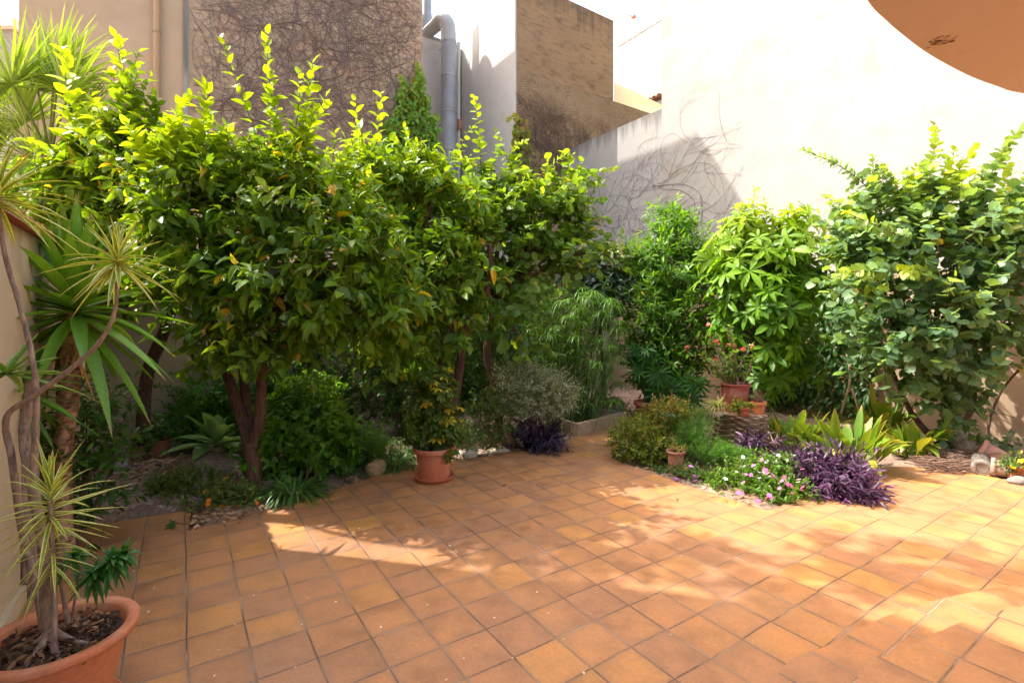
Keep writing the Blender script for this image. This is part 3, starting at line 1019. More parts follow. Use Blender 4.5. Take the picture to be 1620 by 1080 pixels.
prism(mb, [ww[:2], (ww - A * 4)[:2], (ww - A * 4 + B * 2)[:2], (ww + B * 2)[:2]], -.1, ww[2] - .02); mb.build('outbuilding_wall', M_white, t, smooth=False)
t = thing('television_antenna', 'small television aerial on the far white roof', 'antenna', P(1010, 42, 24.1))
an = lambda u, v, d=0: P(u, v, 24.1 + d)
mb = MB(); tube(mb, [an(1010, 44), an(1009.5, 22)], .022, 6, (.3, .3, .3)); mb.build('mast', M_paint, t)
mb = MB(); tube(mb, [an(989, 22), an(1010, 29)], .018, 6, (.35, .33, .32))
for q in np.linspace(0, 1, 7):
    c = an(990 + 18 * q, 22.5 + 6 * q)
    tube(mb, [c - np.array([.05, .3, .12]), c + np.array([.05, .3, .12])], .01, 4, (.35, .33, .32))
mb.build('boom', M_paint, t)
mb = MB(); box(mb, an(1002, 28), A, B, .08, .08, an(1002, 29)[2], an(1002, 25)[2], (.5, .16, .06)); mb.build('junction_box', M_paint, t, smooth=False)
mb = MB(); tube(mb, [P(968, 71, 14.65), P(985, 66, 17), P(1003, 60, 20), P(1047, 45, 24)], .008, 4, (.15, .15, .15))
tag(mb.build('cable', M_paint), 'thin dark cable strung from the ochre tower across the sky', 'cable')

# neighbouring white house at the top left corner
NB = P(22, 60, 12)
t = thing('house', 'sliver of a pale flat-roofed house at the top left corner behind the palm', 'building', NB * np.array([1, 1, 0]))
mb = MB(); n0 = P(19, 40, 12); prism(mb, [n0[:2], (n0 - np.array([4, 0, 0]))[:2], (n0 + np.array([-4, 4, 0]))[:2], (n0 + np.array([0, 4, 0]))[:2]], -.1, n0[2] - .1); mb.build('wall', M_white, t, smooth=False)
mb = MB(); prism(mb, [(n0 + np.array([.15, -.15, 0]))[:2], (n0 + np.array([-4.2, -.15, 0]))[:2], (n0 + np.array([-4.2, 4.2, 0]))[:2], (n0 + np.array([.15, 4.2, 0]))[:2]], n0[2] - .097, n0[2] + .12, (.75, .72, .68)); mb.build('roof', M_conc, t, smooth=False)

# the neighbour's house just left of the frame, whose shade falls on the near terrace
HB = np.array([-4.65, 4.15, 0])
t = thing('house', 'cream neighbouring house just outside the left edge', 'building', HB)
mb = MB(); prism(mb, [HB[:2], (HB - A * 8)[:2], (HB - A * 8 - B * 5)[:2], (HB - B * 5)[:2]], -.1, 7.5); mb.build('wall', M_left, t, smooth=False)
mb = MB(); prism(mb, [(HB + A * .15 + B * .15)[:2], (HB - A * 8.15 + B * .15)[:2], (HB - A * 8.15 - B * 5.15)[:2], (HB + A * .15 - B * 5.15)[:2]], 7.503, 7.7, (.5, .42, .34)); mb.build('roof', M_conc, t, smooth=False)

# round balcony slab over the steps
zb = 2.9
bp = [(1.0, 1.4), (1.2, 1.76)] + [tuple(G2[:2]) for G2 in [P(u, v, F * (zb - H) / (506 - v)) for u, v in ((1372, 0), (1405, 35), (1427, 54), (1461, 80), (1498, 102), (1538, 122), (1579, 137), (1620, 148))]] + [(3.6, 2.98), (4.6, 3.02), (5.6, 2.8)]
bpp, _ = spline(np.array([[x, y, 0] for x, y in bp]), np.ones(len(bp)), 4)
t = thing('balcony', 'round-edged brown rendered balcony slab overhead at the top right corner', 'balcony', (3.0, 1.5, zb))
mb = MB(); prism(mb, [p[:2] for p in bpp] + [(6.2, -2.5), (1.0, -2.5), (.7, .4)], zb, zb + .16); mb.build('slab', M_slab, t, smooth=False)
g_ = np.random.default_rng(5); mb = MB()
for k in range(34):   # flaked patch of plaster near the edge
    v_ = np.clip(66 + g_.normal(0, 5), 56, 76); c_ = P(1484 + g_.normal(0, 9) + (66 - v_), v_, F * (zb - H) / (506 - v_)); c_[2] = zb - .002 - .001 * g_.random()
    leaves(mb, OVALN, [c_], [[1, g_.normal(.1, .35), 0]], [[0, 0, -1]], g_.uniform(.015, .05), np.array([.30, .17, .09]) * g_.uniform(.6, 1.4), .5)
mb.build('flaked_patch', M_litter, t)
mb = MB()
ctr = np.array([3.4, .8, 0])
inn = bpp + norm(ctr - bpp) * .012
tube(mb, [np.array([p[0], p[1], zb + .012]) for p in inn], .011, 6, (.50, .10, .08), cap=False); mb.build('edge_trim', M_paint, t)

# ---------------------------------------------------------------- bare creepers on walls
def creeper(mb, o, dx, dz, n, seed, W_, H_, r=.006, col=(.10, .07, .06), lean=0.0, step=.14, branch=.12, curl=.22, steps=26, off=.012, nrm=None, x0=(0, 1), y0=(0, .3), up=1.57, spread=.5):
    g = np.random.default_rng(seed)
    st = [(g.uniform(*x0) * W_, g.uniform(*y0) * H_, g.normal(up, spread), r * g.uniform(.6, 1.3), steps) for _ in range(n)]
    cnt = 0
    while st and cnt < n * 6:
        x, y, a, rr, m = st.pop(0); cnt += 1
        pts = []
        da = 0
        for k in range(m):
            pts.append(o + dx * x + dz * y + nrm * (off + .006 * math.sin(k)))
            da = da * .7 + g.normal(0, curl)
            a += da * .5 + (up + lean - a) * .02
            x += math.cos(a) * step; y += math.sin(a) * step
            if not (0 < x < W_ and 0 < y < H_): break
            if g.random() < branch and len(st) < n * 5:
                st.append((x, y, a + g.choice([-1, 1]) * g.uniform(.4, 1.1), rr * .7, int((m - k) * .8) + 3))
        if len(pts) > 2:
            tube(mb, pts, np.linspace(rr, rr * .35, len(pts)), 3, np.array(col) * g.uniform(.7, 1.5), cap=False)


mb = MB()
ce = on_front(300, 3.0, 0)
Wd = float(np.linalg.norm((K - ce)[:2]))
creeper(mb, ce, B, UP, 60, 5, Wd, 8.5, .0065, (.20, .145, .125), lean=-.1, nrm=-A, y0=(0, .5), branch=.2, steps=50, step=.09, spread=.6, curl=.13)
creeper(mb, ce, B, UP, 190, 8, Wd, 8.5, .004, (.19, .14, .125), lean=.5, nrm=-A, y0=(.2, .95), branch=.22, up=.3, spread=.6, steps=30, step=.08, curl=.15)
creeper(mb, ce, B, UP, 190, 9, Wd, 8.5, .004, (.22, .16, .145), nrm=-A, y0=(.2, .95), branch=.22, up=2.6, spread=.6, steps=28, step=.08, curl=.15)
creeper(mb, ce, B, UP, 50, 19, Wd, 8.5, .004, (.17, .12, .11), nrm=-A, y0=(.3, .9), x0=(.2, .7), branch=.3, up=1.2, spread=.5, steps=28, step=.08, curl=.15)
tag(mb.build('bare_creeper', M_twig, origin=ce), 'dense net of leafless creeper stems on the tall tan building', 'climbing plant')
mb = MB()
o_ = TC - A * .035; o_ = o_ + UP * 4.5
creeper(mb, o_, Bt, UP, 42, 6, 3.8, 2.9, .007, (.14, .09, .07), nrm=-A, y0=(0, .6), x0=(0, .75), branch=.22, steps=26, step=.09)
creeper(mb, o_ + UP * .4, Bt, UP, 16, 16, 1.6, 2.7, .007, (.10, .07, .06), nrm=-A, y0=(0, .5), x0=(.5, .95), branch=.3, steps=30, step=.09)
tag(mb.build('bare_creeper', M_twig, origin=o_), 'leafless creeper on the lower half of the ochre tower front', 'climbing plant')
mb = MB()
o_ = RB + A * 3.4 + UP * 2.3
creeper(mb, o_, A, UP, 26, 7, 5.0, 3.1, .0045, (.20, .15, .14), nrm=-B, x0=(.2, 1), y0=(0, .85), branch=.3, steps=30, step=.09, up=3.2, spread=.5, lean=0, curl=.15)
creeper(mb, o_, A, UP, 26, 37, 5.0, 3.1, .004, (.20, .15, .14), nrm=-B, x0=(.45, 1), y0=(0, .85), branch=.3, steps=26, step=.09, up=.1, spread=.6, lean=0, curl=.15)
creeper(mb, o_, A, UP, 7, 17, 5.0, 3.9, .0045, (.24, .18, .15), nrm=-B, x0=(.0, .45), y0=(.5, .95), branch=.15, steps=24, step=.09, up=.4, spread=.9, curl=.3)
tag(mb.build('bare_creeper', M_twig, origin=o_), 'sparse curling leafless creeper on the shaded part of the white right wall', 'climbing plant')

# ---------------------------------------------------------------- palettes
LEM = ((.065, .155, .012), (.19, .33, .022), (.42, .56, .022), (.60, .38, .03))
BAU = ((.07, .16, .025), (.18, .31, .05), (.38, .54, .03), (.50, .42, .05))
BAUR = ((.07, .16, .07), (.20, .35, .17), (.42, .55, .03), (.40, .30, .05))
OLE = ((.05, .14, .015), (.13, .29, .02), (.20, .42, .03), (.3, .35, .04))
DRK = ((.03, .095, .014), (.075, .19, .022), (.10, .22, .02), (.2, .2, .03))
SCH = ((.06, .17, .012), (.17, .36, .02), (.50, .62, .03), (.4, .2, .05))
FER = ((.05, .17, .012), (.12, .32, .02), (.22, .42, .03), (.4, .35, .1))
WOOD = (.16, .085, .05)


def rocks(root_name, label, cat, p, r, seed, col=(.45, .38, .30), flat=.7, group=None):
    g = np.random.default_rng(seed)
    mb = MB(); p = np.array(p, float)
    blob_rock(mb, p + UP * (r[2] * .35), r, g, col, flat)
    return tag(mb.build(root_name, M_stone, origin=p), label, cat, group)


# ---------------------------------------------------------------- citrus trees
def citrus(label, base, trunk_paths, fork_i, blobs, n, seed, shoots, size=.145, lemons=0, yy=.35, per=6, lemon_pts=None):
    g = np.random.default_rng(seed)
    t = thing('lemon_tree', label, 'tree', base, 'lemon trees in the left bed')
    mw = MB(); ml = MB(); mt = MB()
    for pth, r0, r1 in trunk_paths:
        tube(mw, pth, np.linspace(r0, r1, len(pth)), 12, WOOD, smooth_n=5, rough=.07, rng=g)
    b, idx = crown(ml, mt, blobs, n, .30, 9, size, OVATE, LEM, g, up=.3, top_young=yy, old=.03, droop=.28, clump=.35, twig_r=.004)
    forks = [np.asarray(p[0][-1]) for p in trunk_paths[fork_i:]]
    for bi in range(len(blobs)):
        c = blobs[bi][0]
        f = min(forks, key=lambda q: np.linalg.norm(q - c))
        pts = limb(mw, f, c, .035, .014, g)
        m = np.where(idx == bi)[0]
        if len(m):
            for j in g.choice(m, min(per, len(m)), replace=False):
                limb(mw, pts[g.integers(2, len(pts))], b[j], .012, .004, g, n=5, sides=5)
    for s in shoots:
        shoot(ml, mt, s[0], int(s[1] * .95), s[2] * 1.15, OVATE, LEM, g, r=.008, alpha=50, young=s[3], wf=1.15)
        for q in range(2 + (s[1] > 38)):
            pth = np.array(s[0]); m_ = len(pth)
            off = g.normal(0, .15, 3) * np.array([1, 1, .3])
            p2 = pth + off * np.linspace(.3, 1.4, m_)[:, None]
            p2 = p2[0] + (p2 - p2[0]) * g.uniform(.62, .9)
            shoot(ml, mt, p2, int(s[1] * .65), s[2], OVATE, LEM, g, r=.006, alpha=52, young=(s[3][0], s[3][1] * .9), wf=1.15)
    mw.build('trunk', M_bark, t)
    cr = ml.build('crown', M_leafg, t)
    mt.build('twigs', M_twig, t)
    if lemon_pts:
        m = MB()
        lathe(m, (0, 0, 0), [(.001, -.040), (.010, -.037), (.024, -.024), (.030, 0), (.025, .022), (.012, .034), (.005, .041), (.001, .043)], 14, (.10, .22, .025))
        lo = m.build('lemon', M_fruit, None)
        copies('lemon', lo, t, lemon_pts, [g.uniform(.9, 1.25) for _ in lemon_pts], g, .5)
    return t


b0 = base_at(402, 772)
YA = b0[1]
pA = lambda u, v, d=0: P(u, v, YA + d)
citrus('lemon tree with three reddish trunks forking low, beside the agave', b0, [
    ([b0 - UP * .05, pA(398, 730), pA(396, 700)], .085, .075),
    ([pA(398, 712), pA(384, 670, .05), pA(365, 610, .1), pA(352, 570, .12), pA(330, 500, .2)], .06, .035),
    ([pA(394, 705), pA(391, 660, .15), pA(386, 600, .2), pA(384, 540, .2), pA(395, 450, .2)], .055, .035),
    ([pA(400, 705), pA(410, 660), pA(414, 600), pA(417, 560), pA(440, 480, -.1)], .055, .035)], 1,
    [E(300, 335, YA - .1, 85, 85, .5), E(400, 315, YA + .1, 95, 90, .6), E(500, 340, YA, 85, 85, .55), E(330, 450, YA - .25, 75, 65, .4), E(440, 450, YA - .35, 85, 65, .45),
     E(560, 420, YA - .2, 85, 85, .5), E(320, 255, YA + .2, 50, 50, .35), E(455, 275, YA + .3, 60, 42, .4), E(415, 530, YA - .35, 42, 45, .25), E(335, 545, YA - .1, 45, 35, .25), E(600, 500, YA - .2, 60, 45, .35), E(255, 420, YA + .1, 45, 60, .35), E(520, 495, YA - .3, 55, 40, .3), E(480, 540, YA + .3, 40, 30, .3)],
    860, 21,
    [([pA(450, 330, .1), pA(440, 210, .1), pA(425, 120, .1), pA(422, 50, .1)], 46, .13, (.1, .75)),
     ([pA(460, 300, .1), pA(478, 200, .05), pA(490, 140, 0), pA(495, 98, 0)], 40, .15, (.3, 1.0)),
     ([pA(300, 330, -.1), pA(285, 250, -.15), pA(280, 190, -.15), pA(300, 150, -.15)], 44, .15, (.4, 1.0)),
     ([pA(330, 300, -.1), pA(320, 220, -.1), pA(326, 170, -.1), pA(322, 132, -.1)], 40, .15, (.4, 1.0)),
     ([pA(270, 290, -.2), pA(268, 260, -.2), pA(272, 225, -.2), pA(270, 195, -.2)], 44, .17, (.75, 1.0)),
     ([pA(520, 320, 0), pA(545, 260, 0), pA(560, 225, 0)], 26, .12, (.1, .6))],
    lemon_pts=[pA(498, 385, -.55), pA(480, 375, -.5), pA(455, 400, -.6), pA(258, 270, -.5), pA(505, 372, -.55), pA(300, 535, -.5), pA(430, 380, -.6), pA(570, 470, -.7), pA(545, 395, -.7)])

YB = 5.6
b0 = base_at(200, 700); b0 = np.array([P(225, 0, YB - .15)[0], YB - .15, gz(P(225, 0, YB - .15))])
pB = lambda u, v, d=0: P(u, v, YB + d)
citrus('leaning lemon tree at the far left in front of the fan palm, behind the yucca', b0, [
    ([b0 - UP * .05, pB(232, 600), pB(262, 520), pB(275, 470)], .07, .055),
    ([pB(275, 480), pB(285, 430), pB(300, 380)], .05, .03), ([pB(270, 490), pB(220, 400), pB(180, 340)], .045, .03)], 1,
    [E(180, 300, YB, 85, 85, .5), E(120, 350, YB - .1, 70, 70, .4), E(240, 270, YB, 65, 60, .45), E(115, 285, YB, 50, 45, .35), E(220, 400, YB - .1, 80, 70, .45), E(130, 440, YB, 60, 50, .35), E(175, 230, YB, 40, 35, .3), E(50, 320, YB - .2, 45, 45, .3)],
    430, 22,
    [([pB(120, 260), pB(112, 190), pB(104, 130), pB(100, 75)], 34, .17, (.5, 1.0)),
     ([pB(190, 240), pB(196, 170), pB(190, 100), pB(182, 55)], 30, .18, (.0, .8)),
     ([pB(210, 230), pB(205, 150), pB(212, 105), pB(222, 80)], 24, .15, (0, .3)),
     ([pB(130, 250), pB(128, 200), pB(150, 160)], 20, .16, (.3, .8)),
     ([pB(240, 230), pB(250, 170), pB(240, 145)], 20, .14, (.0, .2))], size=.155)

b0 = base_at(700, 690)
YC = 6.0; b0 = np.array([P(705, 0, YC)[0], YC, gz(P(705, 0, YC))])
pC = lambda u, v, d=0: P(u, v, YC + d)
citrus('lemon tree with a rust-brown trunk behind the potted umbrella plant', b0, [
    ([b0 - UP * .05, pC(722, 620), pC(730, 560), pC(738, 500)], .06, .045),
    ([pC(735, 520), pC(700, 470, -.1), pC(660, 400, -.2)], .05, .03), ([pC(735, 530), pC(770, 460, .1), pC(775, 380)], .05, .03),
    ([pC(705, 640), pC(690, 560, .1), pC(640, 470, .1), pC(590, 420)], .04, .025)], 1,
    [E(620, 330, YC, 85, 85, .55), E(560, 300, YC + .1, 60, 60, .5), E(700, 340, YC - .1, 80, 85, .55), E(640, 430, YC - .45, 85, 60, .5), E(720, 440, YC - .3, 70, 60, .45), E(590, 270, YC + .2, 45, 38, .35), E(660, 285, YC, 60, 42, .4), E(560, 540, YC - .4, 45, 28, .3), E(725, 535, YC - .4, 42, 34, .3), E(650, 560, YC - .2, 40, 30, .3), E(690, 500, YC - .3, 60, 40, .35), E(600, 495, YC - .6, 60, 45, .35), E(640, 520, YC - .5, 50, 35, .3)],
    690, 23,
    [([pC(600, 300), pC(596, 220), pC(600, 180), pC(605, 145)], 26, .15, (.2, 1.0)),
     ([pC(590, 290), pC(570, 230), pC(566, 195)], 22, .14, (.2, .7)),
     ([pC(640, 300), pC(646, 240), pC(640, 200)], 22, .13, (.2, .7))],
    lemon_pts=[pC(676, 476, -.75), pC(712, 508, -.6), pC(640, 375, -.6), pC(655, 440, -.9)], yy=.3)

# bauhinia in the middle
YD_ = 6.6
pD = lambda u, v, d=0: P(u, v, YD_ + d)
g = np.random.default_rng(31)
b0 = np.array([P(790, 0, YD_)[0], YD_, gz(P(790, 0, YD_))])
t = thing('orchid_tree', 'orchid tree with round paired leaves and long upright sprays in the middle of the garden', 'tree', b0)
mw = MB(); ml = MB(); mt = MB()
tube(mw, [b0 - UP * .05, pD(785, 620), pD(770, 560), pD(778, 500), pD(770, 440)], np.linspace(.065, .04, 5), 10, WOOD, smooth_n=5, rough=.07, rng=g)
bl = [E(790, 370, YD_, 90, 75, .6), E(870, 360, YD_ - .1, 70, 65, .5), E(740, 340, YD_ + .1, 70, 60, .5), E(830, 325, YD_ + .1, 75, 48, .45), E(850, 430, YD_ - .2, 60, 40, .4), E(790, 465, YD_ - .2, 60, 45, .4), E(815, 520, YD_ - .4, 40, 35, .3), E(900, 310, YD_, 45, 50, .35), E(925, 400, YD_ - .1, 35, 45, .3), E(760, 285, YD_, 48, 28, .3)]
b, idx = crown(ml, mt, bl, 560, .36, 8, .115, ROUND, BAU, g, up=.35, top_young=.35, old=.02, droop=.3, clump=.3, alpha=70, flat=.7)
limbs_to(mw, pD(775, 460), bl, b, idx, g, .035, 5)
for s in [([pD(765, 360), pD(762, 280), pD(756, 200), pD(750, 150)], 34, .12, (.1, .9)), ([pD(700, 330), pD(720, 260), pD(740, 210), pD(755, 195)], 26, .1, (.2, .9)),
          ([pD(820, 340), pD(815, 280), pD(790, 225), pD(785, 205)], 26, .1, (.0, .6)), ([pD(850, 350), pD(880, 300), pD(930, 275), pD(975, 266)], 38, .1, (.1, 1)),
          ([pD(840, 350), pD(850, 290), pD(880, 255), pD(908, 245)], 32, .1, (.1, 1)), ([pD(810, 330), pD(815, 270), pD(812, 235), pD(835, 222)], 28, .1, (.1, 1)),
          ([pD(880, 400), pD(920, 340), pD(940, 300)], 26, .1, (.0, .3)), ([pD(700, 330), pD(690, 270), pD(720, 240)], 22, .1, (.0, .5)), ([pD(900, 420), pD(960, 400), pD(975, 385)], 22, .1, (.0, .2))]:
    shoot(ml, mt, s[0], s[1], s[2], ROUND, BAU, g, r=.009, alpha=72, young=s[3], two_rank=True, col=(.10, .06, .04), droop=.2)
mw.build('trunk', M_bark, t); ml.build('crown', M_leaf, t); mt.build('twigs', M_twig, t)

# big round-leaved shrub on the right
YR = 5.9
pR = lambda u, v, d=0: P(u, v, YR + d)
g = np.random.default_rng(32)
b0 = base_at(1490, 712)
t = thing('orchid_tree', 'large grey-green round-leaved shrub covering the right garden wall', 'shrub', b0)
mw = MB(); ml = MB(); mt = MB()
for pth in ([b0 - UP * .03, pR(1495, 640, .3), pR(1480, 560, .3), pR(1460, 470)], [b0, pR(1540, 640, .3), pR(1530, 560, .2), pR(1560, 440)], [b0, pR(1440, 650, .3), pR(1400, 560, .2), pR(1370, 480)]):
    tube(mw, pth, np.linspace(.04, .02, 4), 8, WOOD, smooth_n=5, rough=.07, rng=g)
bl = [E(1470, 400, YR, 95, 80, .55), E(1390, 430, YR - .05, 75, 80, .45), E(1540, 380, YR, 90, 90, .5), E(1600, 440, YR - .2, 65, 90, .5), E(1470, 500, YR - .3, 85, 70, .45), E(1400, 360, YR + .1, 70, 60, .4), E(1500, 335, YR + .1, 70, 45, .4),
      E(1590, 345, YR, 60, 50, .4), E(1550, 540, YR - .2, 75, 55, .4), E(1470, 580, YR - .1, 70, 50, .35), E(1400, 540, YR + .1, 55, 55, .35), E(1410, 345, YR + .2, 50, 35, .3), E(1500, 640, YR + .1, 55, 35, .3), E(1350, 380, YR + .2, 40, 60, .3)]
b, idx = crown(ml, mt, bl, 900, .36, 7, .122, ROUND, BAUR, g, up=.3, top_young=.3, old=.01, droop=.3, clump=.3, alpha=70, flat=.75)
limbs_to(mw, pR(1470, 540, .1), bl, b, idx, g, .02, 4)
for s in [([pR(1440, 420), pR(1400, 330), pR(1340, 270), pR(1268, 236)], 60, .11, (.0, .5)), ([pR(1430, 400), pR(1420, 320), pR(1385, 270), pR(1340, 300)], 40, .11, (.0, .3)), ([pR(1470, 380), pR(1500, 300), pR(1530, 250), pR(1545, 232)], 40, .11, (.3, 1)), ([pR(1500, 380), pR(1550, 300), pR(1585, 250), pR(1605, 215)], 44, .11, (.0, .5)), ([pR(1450, 380), pR(1440, 300), pR(1450, 262)], 34, .11, (.6, 1)), ([pR(1600, 380), pR(1620, 300), pR(1630, 270)], 30, .11, (.6, 1)), ([pR(1400, 400), pR(1350, 350), pR(1310, 320)], 30, .1, (.1, .4)), ([pR(1450, 400), pR(1460, 300), pR(1480, 230), pR(1478, 195)], 44, .12, (.1, .6)),
          ([pR(1530, 380), pR(1560, 290), pR(1600, 220), pR(1640, 185)], 42, .12, (.0, .4)), ([pR(1400, 370), pR(1385, 300), pR(1380, 245)], 30, .11, (.0, .3)),
          ([pR(1370, 430), pR(1330, 370), pR(1300, 350)], 24, .11, (.0, .1)), ([pR(1500, 400), pR(1500, 300), pR(1510, 235)], 40, .12, (.6, 1.0)), ([pR(1430, 380), pR(1420, 300), pR(1395, 262)], 36, .11, (.6, 1.0)),
          ([pR(1560, 400), pR(1580, 320), pR(1600, 262)], 34, .12, (.3, 1.0)), ([pR(1480, 430, -.4), pR(1440, 430, -.5), pR(1420, 425, -.6)], 14, .12, (.5, 1.0)), ([pR(1500, 480, -.4), pR(1540, 470, -.6), pR(1550, 475, -.65)], 14, .12, (.5, 1.0)),
          ([pR(1440, 380, -.4), pR(1370, 350, -.5), pR(1335, 335, -.5)], 24, .11, (.2, .9)), ([pR(1420, 430, -.4), pR(1350, 430, -.5), pR(1320, 440, -.5)], 22, .12, (.2, .6)), ([pR(1550, 540, -.3), pR(1620, 530, -.5), pR(1650, 520, -.6)], 20, .14, (0, .1)),
          ([pR(1400, 560), pR(1405, 620, -.1), pR(1440, 660, -.2)], 14, .14, (0, .2)), ([pR(1480, 600), pR(1530, 680, -.1), pR(1560, 700, -.1)], 16, .13, (0, .1)), ([pR(1540, 560, .1), pR(1580, 600), pR(1560, 620)], 16, .13, (0, .1))]:
    shoot(ml, mt, s[0], s[1], s[2], ROUND, BAUR, g, r=.008, alpha=72, young=s[3], two_rank=True, col=(.16, .09, .05), droop=.15)
mw.build('stems', M_bark, t); ml.build('foliage', M_leaf, t); mt.build('twigs', M_twig, t)


# ---------------------------------------------------------------- shrubs by one recipe
def shrub(name, label, cat, base, blobs, n, tl, lpt, size, T, pal, seed, mat=None, stems=3, r=.015, group=None, per=2, wcol=(.13, .08, .05), sh=(), **kw):
    g = np.random.default_rng(seed)
    t = thing(name, label, cat, base, group)
    mw = MB(); ml = MB()
    b, idx = crown(ml, mw, blobs, n, tl, lpt, size, T, pal, g, **kw)
    for k, bb in enumerate(blobs):
        for q in range(1 if len(blobs) > 3 else stems):
            s = np.asarray(base) + np.array([g.normal(0, .04), g.normal(0, .04), -.03])
            e = bb[0] + g.normal(0, .3, 3) * bb[1]
            e[2] = max(e[2], s[2] + .1)
            limb(mw, s, e, r, r * .35, g, n=6, sides=6, col=wcol, bend=.06)
        m = np.where(idx == k)[0]
        for j in (g.choice(m, min(per, len(m)), replace=False) if len(m) else []):
            limb(mw, bb[0], b[j], r * .4, r * .2, g, n=4, sides=4, col=wcol)
    for s_ in sh:
        shoot(ml, mw, s_[0], s_[1], s_[2], T, pal, g, r=.005, alpha=55, young=s_[3], col=wcol)
    mw.build('stems', M_twig, t)
    ml.build('foliage', mat or M_leaf, t)
    return t


def BZ(u, Y):
    p = P(u, 0, Y); p[2] = gz(p); return p


# bright tall oleander-like shrub by the rear corner
q = lambda u, v, d=0: P(u, v, 8.6 + d)
shrub('willow_shrub', 'tall feathery bright green shrub with narrow leaves in the rear corner', 'shrub', BZ(1050, 8.9),
      [E(1065, 420, 8.6, 55, 60, .45), E(1030, 500, 8.5, 50, 60, .45), E(1085, 500, 8.4, 50, 70, .45), E(1060, 570, 8.4, 60, 50, .4), E(1062, 370, 8.7, 30, 45, .3), E(1110, 440, 8.6, 35, 40, .3), E(1010, 430, 8.9, 30, 40, .3)],
      900, .34, 14, .16, LANCE, OLE, 41, up=.5, top_young=.6, wf=1.5,
      sh=[([q(1050, 420), q(1045, 380), q(1042, 345)], 40, .12, (.1, .4)), ([q(1068, 400), q(1072, 360), q(1068, 332)], 44, .12, (.1, .5)), ([q(1085, 400), q(1092, 375), q(1100, 355)], 34, .12, (.1, .4)), ([q(1110, 430), q(1118, 410), q(1122, 390)], 30, .12, (.1, .4)), ([q(1015, 430), q(1012, 400), q(1010, 380)], 30, .12, (.1, .4))])
# dark loquat with big leaves
g = np.random.default_rng(42)
t = thing('loquat_tree', 'small dark loquat with large leathery leaves between the orchid tree and the willowy shrub', 'tree', BZ(950, 9.0))
mw = MB(); ml = MB()
bl = [E(930, 440, 8.8, 42, 35, .4), E(965, 455, 8.7, 38, 35, .35), E(945, 490, 8.6, 35, 30, .3)]
b, idx = crown(ml, mw, bl, 120, .18, 8, .24, ELLIP, ((.02, .045, .025), (.05, .09, .05), (.1, .14, .06), (.2, .12, .05)), g, up=.5, droop=.45, alpha=65)
bl2 = [E(935, 405, 8.9, 45, 18, .4), E(985, 415, 8.9, 30, 22, .3)]
b2, i2 = crown(ml, mw, bl2, 110, .18, 9, .14, OVALN, ((.12, .19, .05), (.28, .36, .12), (.5, .5, .25), (.4, .4, .2)), g, up=.6, top_young=.5)
tube(mw, [BZ(955, 9.0), P(955, 600, 8.9), P(950, 540, 8.8), P(948, 480, 8.8)], [.05, .045, .04, .03], 8, (.09, .055, .035), smooth_n=4)
mw.build('trunk', M_twig, t); ml.build('crown', M_leafd, t)

# umbrella papyrus stand
g = np.random.default_rng(43)
t = thing('papyrus_clump', 'stand of umbrella papyrus with drooping whorls of thin blades beside the stone planter', 'plant', BZ(895, 7.7))
mw = MB(); ml = MB()
n = 150
cu = g.uniform(842, 985, n); cv = g.uniform(455, 640, n); cy = g.uniform(7.1, 8.5, n)
tips = np.array([P(a_, b_, c_) for a_, b_, c_ in zip(cu, cv, cy)])
foot = np.array([BZ(895 + (a_ - 900) * .55, 7.8 + .3 * g.normal()) for a_ in cu])
for a_, b_ in zip(foot, tips):
    tube(mw, [a_, a_ * .45 + b_ * .55 + np.array([0, 0, .1]), b_], [.006, .005, .004], 4, (.09, .17, .03), cap=False, smooth_n=3)
k = 16
ang = np.tile(np.arange(k) / k * 6.283, (n, 1)) + g.uniform(0, 6, (n, 1)) + g.normal(0, .15, (n, k))
dd = np.stack([np.cos(ang), np.sin(ang), np.full((n, k), .35) + g.normal(0, .15, (n, k))], -1)
cc = mixc((.05, .14, .012), (.14, .29, .03), g.random((n, k)))
straps(ml, np.repeat(tips[:, None], k, 1).reshape(-1, 3), dd.reshape(-1, 3), (g.uniform(.16, .30, (n, k))).ravel(), .016, (g.uniform(.5, 1.3, (n, k))).ravel(), cc.reshape(-1, 3), T=5)
mw.build('stalks', M_twig, t); ml.build('blades', M_blade, t)
shrub('leafy_shrub', 'yellow-green leafy shrub above the papyrus, under the orchid tree', 'shrub', BZ(870, 8.3),
      [E(885, 500, 8.1, 40, 40, .4), E(870, 560, 8.0, 45, 45, .4), E(915, 540, 8.3, 40, 50, .4)], 190, .25, 10, .10, ELLIP, ((.05, .12, .01), (.14, .26, .02), (.3, .4, .03), (.3, .3, .03)), 44, top_young=.3, up=.4)

# silvery grey-green bush
shrub('silver_bush', 'rounded silvery grey-green bush with fine leaves above the dark purple plant', 'shrub', base_at(850, 690),
      [E(850, 625, 6.3, 48, 34, .38), E(828, 608, 6.3, 36, 30, .28), E(878, 632, 6.25, 28, 26, .26)], 1500, .20, 16, .030, TINY, ((.28, .33, .18), (.50, .55, .34), (.6, .62, .40), (.3, .3, .2)), 45, mat=M_leafd, up=.8, r=.012, wcol=(.22, .2, .14), twig_r=.002)

